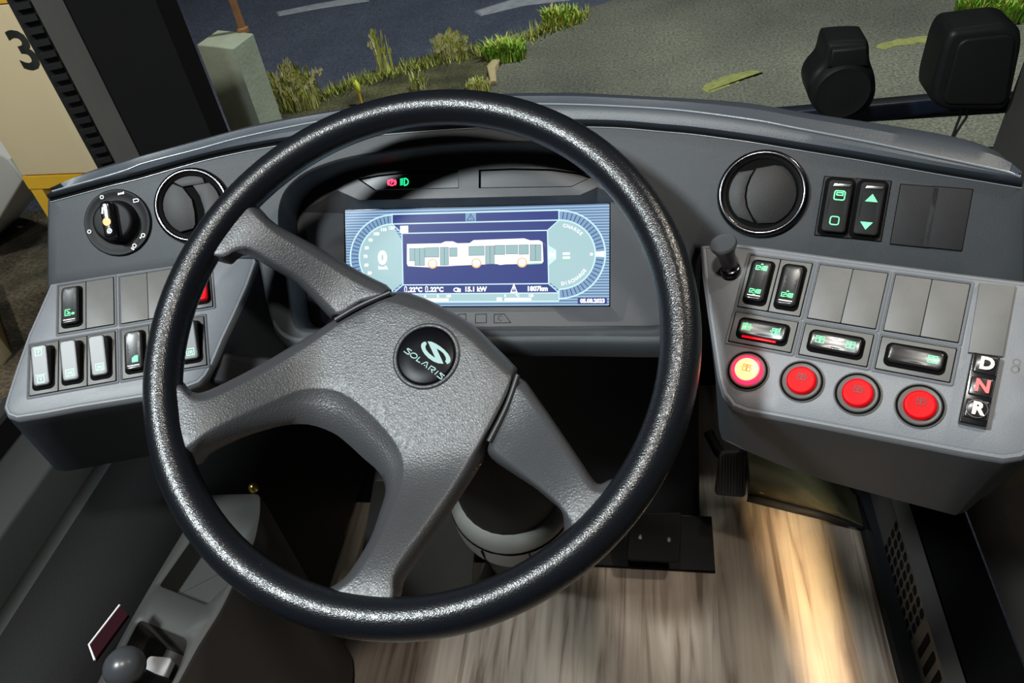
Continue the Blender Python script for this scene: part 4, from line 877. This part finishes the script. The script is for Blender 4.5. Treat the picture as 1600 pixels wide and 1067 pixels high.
b = MB(); b.box((XP + .02, .30, (ZG + .75) / 2), (.04, 1.5, .75 - ZG), M['darkgrey']); struct(b.build('wall_right'))
# front bulkhead under the dashboard, left side wall, ledge and pillar
b = MB(); b.box((.15, 1.13, .2), (2.0, .04, .44), M['black']); struct(b.build('wall_front'))
b = MB(); b.loft([[(x, y, z) for y, z in ((.785, .0), (.80, .012), (.90, .085), (1.02, .20), (1.10, .36), (1.11, .36), (1.11, .0))] for x in (-.70, -.2, .115)], M['black'], True, True, True); struct(b.build('trim_6'))
ZL = H - .60; xl0 = -.712; xl1 = on_z(70, 742, ZL).x
b = MB(); b.box((xl0 - .02, .2, ZL / 2 - .02), (.04, 1.9, ZL - .06), M['black']); struct(b.build('wall_left'))
b = MB()
prof = [(xl0, ZL - .03), (xl0, ZL), (xl1 - .004, ZL), (xl1, ZL - .004), (xl1 + .004, ZL - .05), (xl1 + .012, ZL - .062), (xl1 + .05, ZL - .072), (xl1 + .095, ZL - .092), (xl1 + .125, ZL - .13), (xl1 + .138, ZL - .20), (xl1 + .14, .06), (xl0, .06)]
rings = [[(x, y, z) for x, z in prof] for y in (1.0, .7, .5, .3, .1, -.3)]
b.loft([[r[k] for k in (0, 1, 2, 3, 4, 5)] for r in rings], M['sidegrey'], False); b.loft([[r[k] for k in (5, 6, 7, 8, 9, 10, 11, 0)] for r in rings], M['sideshade'], False); b.add(rings[0], [list(range(12))], M['sideshade']); b.add(rings[-1], [list(range(12))], M['sideshade']); sc = struct(b.build('trim_2', smooth=50))
b = MB(); q = [on_z(*p, ZL - .066) for p in [(-30, 812), (50, 817), (62, 821), (8, 850), (-30, 868)]]
b.add([(p.x, p.y, ZL - .060) for p in q], [list(range(5))], M['gap']); b.tube([on_z(-20, 822, ZL - .055), on_z(48, 826, ZL - .055)], .003, M['grey'], 8); o = b.build('ledge_slot', sc, solid=False)
b = MB(); b.box((xl0 - .012, .30, ZL + .004), (.024, 1.3, .05), M['rubber']); struct(b.build('trim_3'))
def pp(px, py, y): P = on_y(px, py, y); return Vector((P.x, P.y))
P0, P1, P2, P3, P4 = pp(150, 258, .79), pp(181, 255, .80), pp(219, 245, .90), pp(331, 214, 1.05), pp(357, 205, 1.085)
def column(pts, z0, z1, mt, name):
    b = MB(); n = len(pts); b.loft([[(p[0], p[1], z0) for p in pts], [(p[0], p[1], z1) for p in pts]], mt, True, True, True); return struct(b.build(name, smooth=0))
Z0, Z1 = H - .60, H + 1.0
off = Vector((-.10, .06))
b = MB(); pts = [P1, P2, P2 + Vector((-.05, .02)), P1 + Vector((-.03, .03))]; b.loft([[(p.x, p.y, z) for p in pts] for z in (Z0, Z1)], M['strip'], True, True, True)
pts = [P2 + Vector((.002, .001)), P3, P3 + off, P2 + off]; b.loft([[(p.x, p.y, z) for p in pts] for z in (Z0, Z1)], M['pillar'], True, True, True)
pts = [P3, P4, P4 + off, P3 + off]; b.loft([[(p.x, p.y, z) for p in pts] for z in (Z0, Z1)], M['rubber'], True, True, True)
struct(b.build('trim_4', smooth=0))
b = MB(); d = (P1 - P0); pts = [P0, P1, P1 + Vector((-.03, .03)), P0 + Vector((-.008, .05))]; b.loft([[(p.x, p.y, z) for p in pts] for z in (Z0, Z1)], M['rubber'], True, True, True)
for k in range(110):
    z = Z0 + .02 + k * .0138; m = P0.lerp(P1, .55); b.box((m.x + .002, m.y - .003, z), (d.length * .75, .005, .006), M['rubber'], Matrix.Rotation(math.atan2(d.y, d.x), 3, 'Z'))
struct(b.build('trim_5', smooth=0))
b = MB(); b.box((.42, 1.10, H + .13), (2.2, .006, 1.75), M['glass']); o = struct(b.build('window_1', smooth=0))
b = MB(); b.box((xl0 - .012, .33, H + .20), (.006, 1.06, 1.5), M['glass']); struct(b.build('window_2', smooth=0))

# ================================================================ PEDALS AND FLOOR COVERS
def slab(name, label, cat, quad, th, mt, ribs=None, partname='plate'):
    # quad: four world points (top left, top right, bottom right, bottom left)
    A, B, Cc, D = quad; u = ((B - A) + (Cc - D)).normalized(); v = ((A - D) + (B - Cc)).normalized(); n = u.cross(v).normalized(); v = n.cross(u); c = (A + B + Cc + D) / 4
    Mx = frame(c, u, v, n); t = thing(name, label, cat, Mx); loc = [loc2(Mx, p) for p in (A, B, Cc, D)]; poly = roundpoly([(p.x, p.y) for p in loc], .008)
    b = MB(); b.pad(poly, -th, 0, M[mt], .003, 3); b.build(partname, t); return t, poly
def at_n(px, py, P, n): return on_plane(px, py, P, Vector(n).normalized())
Pg = on_z(1140, 778, .07); na = (0, -.80, .60)
t, q = slab('accelerator_pedal', 'grey ribbed accelerator pedal beside the metal kick panel', 'pedal', [at_n(1126, 707, Pg, na), at_n(1171, 705, Pg, na), at_n(1165, 778, Pg, na), at_n(1117, 774, Pg, na)], .014, 'pedalgrey', partname='pad')
x0 = min(p[0] for p in q); x1 = max(p[0] for p in q); y0 = min(p[1] for p in q); y1 = max(p[1] for p in q); b = MB()
for k in range(9): b.box((x0 + .008 + (x1 - x0 - .016) * k / 8, (y0 + y1) / 2, .001), (.0032, (y1 - y0) * .86, .004), M['pedalgrey'])
b.build('ribs', t)
b = MB(); b.tube([(-.005, .02, -.012), (-.02, .03, -.035), (-.035, .06, -.055)], .009, M['black']); b.build('lever_arm', t)
Pb = on_z(1020, 880, .05); nb = (0, -.55, .83)
t, q = slab('brake_pedal', 'black brake pedal plate with two small bolts under the wheel', 'pedal', [at_n(985, 800, Pb, nb), at_n(1066, 800, Pb, nb), at_n(1062, 880, Pb, nb), at_n(978, 876, Pb, nb)], .016, 'black', partname='pad')
for (px, py) in ((1000, 839), (1045, 843)):
    p = loc2(t.matrix_world, at_n(px, py, Pb, nb)); b = MB(); b.lathe([(.004, -.001), (.004, .0015), (.0025, .0028)], M['steel'], 16); b.build('bolt', t, Matrix.Translation((p.x, p.y, 0)))
z_ = .008
b = MB(); b.pad([(p.x, p.y) for p in [on_z(x, y, z_) for x, y in [(1112, 806), (1118, 892), (740, 872), (745, 800)]]][::-1], .0005, z_, M['black'], .002, 2); tag(b.build('floor_mat'), 'black floor plate under the brake pedal', 'floor mat')
# kick panel with black lip
bl = [on_z(1168, 771, .055), on_z(1260, 793, .05), on_z(1347, 813, .045)]; tl = [on_z(1166, 690, .20), on_z(1268, 742, .17), on_z(1330, 795, .07)]
Kp = Matrix.Translation(bl[1]); KI = Kp.inverted(); t = thing('kick_panel', 'curved olive metal kick panel with black lip right of the accelerator', 'kick panel', Kp)
L0 = spline(bl, 16); L1 = spline(tl, 16); b = MB()
b.loft([[a.lerp(c_, f) + Vector((0, -.03 * math.sin(f * math.pi), .012 * math.sin(f * math.pi))) for f in (0, .2, .4, .6, .8, 1)] + [c_ + Vector((0, .05, 0)), a + Vector((0, .05, 0))] for a, c_ in zip(L0, L1)], M['olive'], True, True, True); b.build('panel', t, KI, smooth=60)
b = MB(); b.tube([p + Vector((0, -.004, -.004)) for p in L0], .0085, M['black'], 12); b.build('lip', t, KI)
for (px, py, mt) in ((1191, 767, 'boltgold'), (1296, 793, 'steel')):
    P = on_plane(px, py, bl[1] + Vector((0, -.012, .03)), Vector((0, -1, .6)).normalized()); b = MB(); b.lathe([(.0045, -.002), (.0045, .002), (.003, .003)], M[mt], 16); b.build('bolt', t, KI @ Matrix.Translation(P) @ Matrix.Rotation(math.radians(60), 4, 'X'))
# grey cover in front of the column foot
A, B_, C_, D_ = on_z(585, 745, .36), on_z(748, 760, .34), on_z(736, 965, .004), on_z(545, 990, .004)
t, q = slab('column_cover', 'sloping light grey cover plate at the foot of the steering column', 'cover', [A, B_, C_, D_], .03, 'grey')
# ================================================================ LEVER CONSOLE AT THE LEFT
ZC = H - .70
co = [on_z(*p, ZC) for p in [(318, 770), (408, 768), (408, 800), (400, 842), (345, 955), (310, 1010), (270, 1085), (235, 1150), (110, 1150), (150, 1062), (208, 955), (240, 900), (292, 815)]]
cc = sum(co, Vector()) / len(co); CM = Matrix.Translation((cc.x, cc.y, 0)); t = thing('lever_console', 'dark grey console with sunken tray and lever well, left of the wheel', 'console', CM)
L2 = lambda pts: [(p.x - cc.x, p.y - cc.y) for p in pts]
poly = roundpoly(L2(co), .010); tray = roundpoly(L2([on_z(*p, ZC) for p in [(298, 838), (243, 916), (322, 948), (360, 910), (384, 845)]]), .006)
well = roundpoly(L2([on_z(*p, ZC) for p in [(216, 962), (298, 995), (283, 1044), (240, 1120), (150, 1120), (170, 1050)]]), .010)
b = MB(); b.sheet(inset(poly, .006), [tray, well], lambda x, y: (x, y, ZC), .03, M['grey'])
b.loft([[(x, y, ZC) for x, y in inset(poly, .006)], [(x, y, ZC - .0018) for x, y in inset(poly, .0018)], [(x, y, ZC - .006) for x, y in poly], [(x, y, .02) for x, y in poly]], M['darkgrey'])
b.loft([[(x, y, ZC) for x, y in tray], [(x, y, ZC - .0018) for x, y in inset(tray, .0025)], [(x, y, ZC - .030) for x, y in inset(tray, .006)]], M['grey'], True, False, True)
b.loft([[(x, y, ZC) for x, y in well], [(x, y, ZC - .0018) for x, y in inset(well, .0025)], [(x, y, ZC - .06) for x, y in inset(well, .005)]], M['darkgrey'], True, False, True)
b.build('body', t, smooth=40)
Pk = on_z(195, 1042, ZC + .035); LM_ = Matrix.Translation((Pk.x, Pk.y, ZC - .055)); t = thing('parking_brake_lever', 'parking brake lever with dark grey ball knob standing in the console well', 'lever', LM_)
kz = ZC + .035 - (ZC - .055)
b = MB(); b.lathe([(.022, .0), (.020, .020), (.014, .045), (.009, kz - .016)], M['rubber'], 24); b.build('gaiter', t, smooth=60)
b = MB(); b.lathe([(.019 * math.sin(a) + .0001, kz - .019 * math.cos(a)) for a in [math.pi * k / 18 for k in range(1, 19)]], M['knobgrey'], 32, False); b.build('ball_knob', t, smooth=80)
b = MB(); pw = on_z(226, 1026, ZC - .01); b.pad(rrect(-.014, -.012, .014, .012, .004), .0, .010, M['whitepaint'], .002); b.build('gate_plate', t, LM_.inverted() @ Matrix.Translation((pw.x, pw.y, ZC - .045)), label='pale plastic gate plate')
cq = [on_z(*p, ZC + .045) for p in [(187, 945), (139, 1007), (148, 1031), (200, 960)]]; c0 = sum(cq, Vector()) / 4
t = thing('paper_card', 'dark red card with white edge stuck beside the lever console', 'card', Matrix.Translation(c0)); b = MB(); b.loft([[p - c0 + Vector((0, 0, dz)) for p in cq] for dz in (-.004, 0)], M['label_red'], True, True, True); b.build('card_sheet', t, smooth=0)
b = MB(); b.tube([cq[0] - c0, cq[1] - c0, cq[2] - c0], .0011, M['white'], 6); b.build('white_edge', t)
gp = on_z(397, 764, ZC); b = MB(); b.lathe([(.006, 0), (.006, .004), (.004, .008), (.001, .0095)], M['boltgold'], 18); o = b.build('glint_stud', X=None, smooth=60); o.location = (gp.x, gp.y, ZC); tag(o, 'small brass screw stud added for a lamp reflection at the front end of the lever console', 'glint')  # brass stud added to stand for a small yellow lamp reflection

# ================================================================ ON AND OUTSIDE THE WINDSCREEN
def yframe(px, py, y): P = on_y(px, py, y); return frame(P, Vector((1, 0, 0)), Vector((0, 0, 1)), Vector((0, -1, 0)))
def ypts(pxs, Mx, y): return [(q.x, q.y) for q in [loc2(Mx, on_y(*p, y)) for p in pxs]]
Mx = yframe(1313, 132, 1.05); t = thing('windscreen_sensor', 'round black sensor housing with square neck on the windscreen', 'sensor', Mx)
body = ypts([(1290, 68), (1300, 62), (1346, 60), (1356, 66), (1358, 92), (1366, 118), (1366, 145), (1354, 168), (1330, 180), (1300, 181), (1276, 172), (1263, 152), (1260, 130), (1268, 112), (1282, 95)], Mx, 1.05)
b = MB(); b.pad([(v.x, v.y) for v in spline(body, 60, True)], -.045, .012, M['sensor'], .010, 5); b.build('housing', t, smooth=60)
rc_ = ypts([(1313, 132), (1361, 132)], Mx, 1.05); Rr = (rc_[1][0] - rc_[0][0]); b = MB(); b.lathe([(Rr, .008), (Rr * .97, .016), (Rr * .86, .022), (Rr * .80, .0215), (Rr * .5, .0225)], M['sensor'], 48); b.build('round_cover', t, Matrix.Translation((rc_[0][0], rc_[0][1] - .003, 0)), smooth=50)
b = MB(); b.pad(ypts([(1296, 70), (1350, 67), (1354, 96), (1290, 98)], Mx, 1.05)[::-1], .008, .018, M['sensor'], .004); b.build('neck_cover', t)
Mx = yframe(1520, 100, 1.05); t = thing('windscreen_unit', 'square black box with rounded corners on the windscreen at upper right', 'sensor', Mx)
q = ypts([(1468, 62), (1480, 40), (1566, 29), (1588, 36), (1590, 62), (1572, 150), (1560, 164), (1470, 164), (1449, 152), (1450, 128)], Mx, 1.05); b = MB(); b.pad(roundpoly(q, .012), -.045, .020, M['sensor'], .010, 5); b.build('housing', t, smooth=50)
b = MB(); q2 = ypts([(1490, 52), (1578, 42), (1562, 152), (1464, 152)], Mx, 1.05); b.pad(roundpoly(q2, .014), .015, .024, M['sensor'], .003, 3); b.build('front_cover', t, smooth=50)
for pts in ([(1500, 160), (1501, 178), (1495, 195), (1487, 216)], [(1511, 160), (1511, 180), (1500, 198), (1488, 217)]):
    b = MB(); p3 = [loc2(Mx, on_y(*p, 1.055)) for p in pts]; b.tube(spline(p3, 16), .0019, M['rubber'], 8); b.build('cable', t)
def wiper(label, pxs, ribs, y=1.15):
    Mx = yframe(pxs[0][0], pxs[0][1], y); t = thing('wiper', label, 'wiper', Mx, 'windscreen wipers'); b = MB(); q = ypts(pxs, Mx, y); b.pad(q if area2(q) > 0 else q[::-1], -.012, .012, M['wiper'], .004, 3); b.build('arm', t)
    b = MB(); r = [loc2(Mx, on_y(*p, y + .005)) for p in ribs]; b.tube(r, .006, M['rubber'], 8); b.build('blade', t)
wiper('dark wiper arm crossing the windscreen behind the sensors', [(1030, 183), (1200, 174), (1340, 162), (1460, 151), (1640, 147), (1640, 170), (1460, 172), (1335, 189), (1200, 192), (1030, 192)], [(1030, 190), (1335, 186), (1640, 166)])
wiper('dark wiper arm seen at the right end of the dashboard', [(1520, 238), (1580, 232), (1680, 228), (1680, 268), (1580, 268), (1520, 262)], [(1520, 258), (1680, 262)])

# ---- ground outside
def gpt(px, py, dz=0): return on_z(px, py, GROUND + dz)
b = MB(); b.box((0, 8, GROUND - .07), (40, 40, .10), M['road']); struct(b.build('road', smooth=0))
def patch(name, pxs, h, mt, kind=None, r=.05):
    P = [gpt(*p) for p in pxs]; poly = [(p.x, p.y) for p in P]; poly = poly if area2(poly) > 0 else poly[::-1]
    b = MB(); b.pad(poly, GROUND - .03, GROUND + h, M[mt], min(.01, h * .5 + .002), 2); o = b.build(name, smooth=30)
    if kind: o['kind'] = kind
    return o
lot = [(300, 250), (430, 190), (560, 142), (690, 97), (800, 62), (900, 26), (985, -3), (1080, -40), (1500, -60), (1900, -40), (1900, 300), (1200, 320), (600, 320)]
patch('gravel_lot', lot, .03, 'lot', 'structure')
b = MB(); b.box((-3.0, 1.0, GROUND), (3.2, 3.6, .05), M['yard']); struct(b.build('yard', smooth=0))
soil = [(428, 205), (436, 172), (500, 152), (560, 128), (630, 108), (690, 90), (745, 78), (795, 72), (785, 88), (770, 100), (766, 118), (752, 150), (700, 190), (560, 230), (430, 240)]
patch('soil_bed', soil, .045, 'soil', 'structure')
def noisy(pts, amp, n):
    s = spline([Vector((*p, 0)) for p in pts], n, True); return [(p.x + random.uniform(-amp, amp), p.y + random.uniform(-amp, amp) * .5) for p in s]
for pts in ([(1095, 150), (1120, 132), (1170, 120), (1190, 124), (1150, 138), (1120, 152)], [(1365, 82), (1400, 70), (1450, 66), (1480, 66), (1470, 74), (1420, 78), (1380, 86)]):
    patch('moss', noisy(pts, 2.5, 50), .036, 'moss', 'stuff')
patch('kerb', [(768, 142), (762, 118), (783, 92), (792, 93), (776, 120), (778, 142)], .06, 'kerb', 'structure')
patch('road_marking', [(432, 16), (490, 4), (560, -8), (575, -2), (500, 9), (436, 21)], -.018, 'roadline', 'structure'); patch('road_marking', [(742, 14), (800, -4), (900, -14), (890, -4), (820, 4), (752, 20)], -.018, 'roadline', 'structure')
# ---- grass tufts, each one a thing
def tuft(label, px, py, wpx, hpx, nb_, cols, spread=.35, lean=0, group='grass tufts at the roadside', wide=.008, seeds=False, name='grass_tuft'):
    base = gpt(px, py, .04); dep = (base - EYE).dot(FWD); k = dep / F; rw = wpx * k / 2; hh = hpx * k * 1.15
    b = MB()
    for i in range(nb_):
        a = random.uniform(0, 6.283); r = rw * math.sqrt(random.random()) * .8; x, y = r * math.cos(a), r * math.sin(a) * .5; h = hh * random.uniform(.45, 1.0) * (1 - .45 * (r / rw) ** 2); d = random.uniform(0, 6.283); s = spread * h * random.uniform(.2, 1.1) ; dx, dy = math.cos(d) * s + lean * h, math.sin(d) * s; wd = wide * random.uniform(.6, 1.2); q = Vector((-math.sin(d), math.cos(d), 0)) * wd / 2
        p = [Vector((x, y, -.03)), Vector((x + dx * .3, y + dy * .3, h * .5)), Vector((x + dx * .7, y + dy * .7, h * .85)), Vector((x + dx * 1.1, y + dy * 1.1, h))]
        mt = M[random.choice(cols)]; b.add([p[0] - q, p[0] + q, p[1] - q * .9, p[1] + q * .9, p[2] - q * .6, p[2] + q * .6, p[3]], [[0, 1, 3, 2], [2, 3, 5, 4], [4, 5, 6]], mt)
        if seeds and i % 3 == 0:
            for j in range(10):
                c = p[3].lerp(p[2], j / 9) + Vector((random.uniform(-.012, .012), random.uniform(-.012, .012), 0)); b.add([c + Vector((-.006, 0, 0)), c + Vector((.006, 0, 0)), c + Vector((0, 0, .022))], [[0, 1, 2]], mt)
    o = b.build(name, smooth=0, solid=False); o.location = base; return tag(o, label, 'grass', group)
tuft('tall dry yellow-green grass clump beside the concrete post', 470, 168, 90, 60, 420, ['grassC', 'grassB', 'grassD', 'grassC'], .3, seeds=True)
tuft('single tall grass stalk with seed heads standing above the verge', 602, 112, 36, 66, 26, ['grassC', 'grassB'], .25, -.05, seeds=True, wide=.010)
tuft('pale dry feathery grass clump at the middle of the verge', 708, 92, 62, 36, 330, ['grassC', 'grassC', 'grassB'], .35, seeds=True)
tuft('bright green spreading weed next to the pale dry clump', 790, 90, 84, 30, 330, ['grassA', 'grassA', 'grassB'], .9, wide=.014)
tuft('yellow-green grass clump at the far end of the verge', 878, 34, 80, 24, 260, ['grassB', 'grassA', 'grassB'], .7, wide=.014)
tuft('small yellowish tuft at the kerb stone, just over the wheel rim', 748, 140, 46, 20, 170, ['grassB', 'grassC'], .5)
tuft('thin yellowish tuft in the soil above the wheel rim', 655, 140, 30, 30, 60, ['grassB', 'grassC', 'grassD'], .5)
tuft('large bright green grass patch at the far right of the lot', 1560, 24, 170, 40, 900, ['grassA', 'grassA', 'grassB'], .6, wide=.016)
b = MB()
line = [(440, 176), (500, 158), (560, 134), (640, 112), (690, 98), (760, 84), (850, 50), (920, 24)]
for i in range(1500):
    u = random.random() * (len(line) - 1); k = int(u); f = u - k; px = line[k][0] + (line[k + 1][0] - line[k][0]) * f; py = line[k][1] + (line[k + 1][1] - line[k][1]) * f + random.gauss(2, 4)
    p = gpt(px, py, .03); h = random.uniform(.03, .085); d = random.uniform(0, 6.28); q = Vector((-math.sin(d), math.cos(d), 0)) * .005; e = p + Vector((math.cos(d) * h * .6, math.sin(d) * h * .6, h)); b.add([p - q, p + q, e], [[0, 1, 2]], M[random.choice(['grassD', 'grassB', 'grassD'])])
tag(b.build('verge_grass', smooth=0, solid=False), 'low olive grass growing along the road edge', 'grass', kind='stuff')
# ---- marker peg
P = gpt(567, 170, .02); t = thing('marker_peg', 'small yellow-green marker peg standing in the soil behind the wheel rim', 'marker peg', Matrix.Translation(P)); k = (P - EYE).dot(FWD) / F
hp = 40 * k * 1.15; b = MB(); b.lathe([(.008, 0), (.007, hp * .6)], M['yellow'], 12); b.build('stem', t); b = MB(); b.lathe([(.006, hp * .55), (.013, hp * .65), (.015, hp * .8), (.009, hp * .92), (.003, hp)], M['marker'], 12); b.build('tip', t, smooth=60)
# ---- concrete post with rusty pole
Yp = 3.05; A = on_y(308, 66, Yp + .02); B_ = on_y(365, 73, Yp - .10); C_ = on_y(394, 52, Yp + .06); zt = B_.z
A = on_z(307, 70, zt); B_ = on_z(364, 76, zt); C_ = on_z(396, 52, zt); D_ = A + (C_ - B_); pts = [A, B_, C_, D_]; cc = sum(pts, Vector()) / 4; PM = Matrix.Translation((cc.x, cc.y, GROUND))
t = thing('concrete_post', 'square weathered concrete post outside beside the windscreen pillar', 'post', PM)
ol = [(p.x - cc.x, p.y - cc.y) for p in pts]; ol = ol if area2(ol) > 0 else ol[::-1]
b = MB(); b.pad(roundpoly(ol, .006, 2), -.02, zt - GROUND, M['concrete'], .003, 1); b.build('shaft', t)
Pp = on_z(380, 48, zt); PM = Matrix.Translation((Pp.x, Pp.y, zt)); t = thing('rusty_pole', 'thin rusty pole rising from the concrete post', 'pole', PM); b = MB(); b.tube([(0, 0, -.02), (0, 0, 1.6)], .016, M['rust'], 14); b.build('tube', t); b = MB(); b.lathe([(.026, -.004), (.026, .012), (.018, .016)], M['rust'], 20); b.build('foot_flange', t)
# ---- cream cabinet board with the numeral 3 on a yellow frame
Yb = 2.2; Mx = yframe(150, 270, Yb); t = thing('numbered_board', 'cream board with large black 3 on a yellow frame, outside the side window', 'sign board', Mx)
q = ypts([(18, 273), (-60, 140), (-60, -30), (-20, -30)], Mx, Yb); xL = ypts([(35, 276)], Mx, Yb)[0][0]; xT = ypts([(-5, 10)], Mx, Yb); zT = ypts([(20, 6)], Mx, Yb)[0][1]
b = MB(); b.pad(rrect(xL, 0, .45, zT, .006), -.05, 0, M['cream'], .004); b.build('board', t)
c3_ = ypts([(40, 82)], Mx, Yb)[0]; h3 = ypts([(27, 52)], Mx, Yb)[0][1] - ypts([(58, 112)], Mx, Yb)[0][1]
b = MB(); b.text('3', h3 * 1.40, (c3_[0], c3_[1]), M['ink'], 0, h3 * .035, z=.0012, sx=1.0); b.build('numeral', t, solid=False, label='black numeral 3')
zb = -.03; b = MB(); b.box(((xL + .45) / 2, zb, -.025), (.45 - xL, .05, .06), M['yellow']); b.box(((xL + .45) / 2, zT + .03, -.025), (.45 - xL, .05, .06), M['yellow']); b.build('rail', t)
gz = GROUND - (Mx.translation.z)
for x in (xL + .025, .40): b = MB(); b.box((x, (gz + zb) / 2, -.025), (.05, zb - gz, .05), M['yellow']); b.build('leg', t)
Mx = yframe(0, 300, 2.35); t = thing('grey_cabinet', 'pale grey cabinet corner behind the cream board, at far left', 'cabinet', Mx); q = ypts([(-160, 150), (14, 250), (36, 282), (-2, 346), (-160, 560)], Mx, 2.35); b = MB(); b.pad(q if area2(q) > 0 else q[::-1], -.4, 0, M['whitepaint'], .01); b.build('body', t)
P = [gpt(*p) for p in [(-40, 425), (-8, 470), (24, 560), (8, 580), (-40, 520)]]; poly = [(p.x, p.y) for p in P]; b = MB(); b.pad(poly if area2(poly) > 0 else poly[::-1], GROUND, GROUND + .12, M['kerb'], .01); tag(b.build('kerb_stone'), 'pale yellowish kerb stone lying at the left edge beyond the side window', 'kerb stone')
for i, (px, py) in enumerate([(24, 334), (12, 346), (31, 355)]):
    p = gpt(px, py, .04); b = MB(); b.pad([(.02 * math.cos(a) * (1 + .4 * math.cos(2 * a)), .012 * math.sin(a)) for a in [k * .524 for k in range(12)]], 0, .004, M['leaf'], .001, 1); o = b.build('fallen_leaf'); o.location = p; o.rotation_euler = (.3, .2, i * 1.3)
    tag(o, ['tiny pale fallen leaf, topmost of three on the dark ground', 'tiny pale fallen leaf nearest the left edge on the dark ground', 'tiny pale fallen leaf, lowest of three on the dark ground'][i], 'leaf', 'fallen leaves beyond the side window')
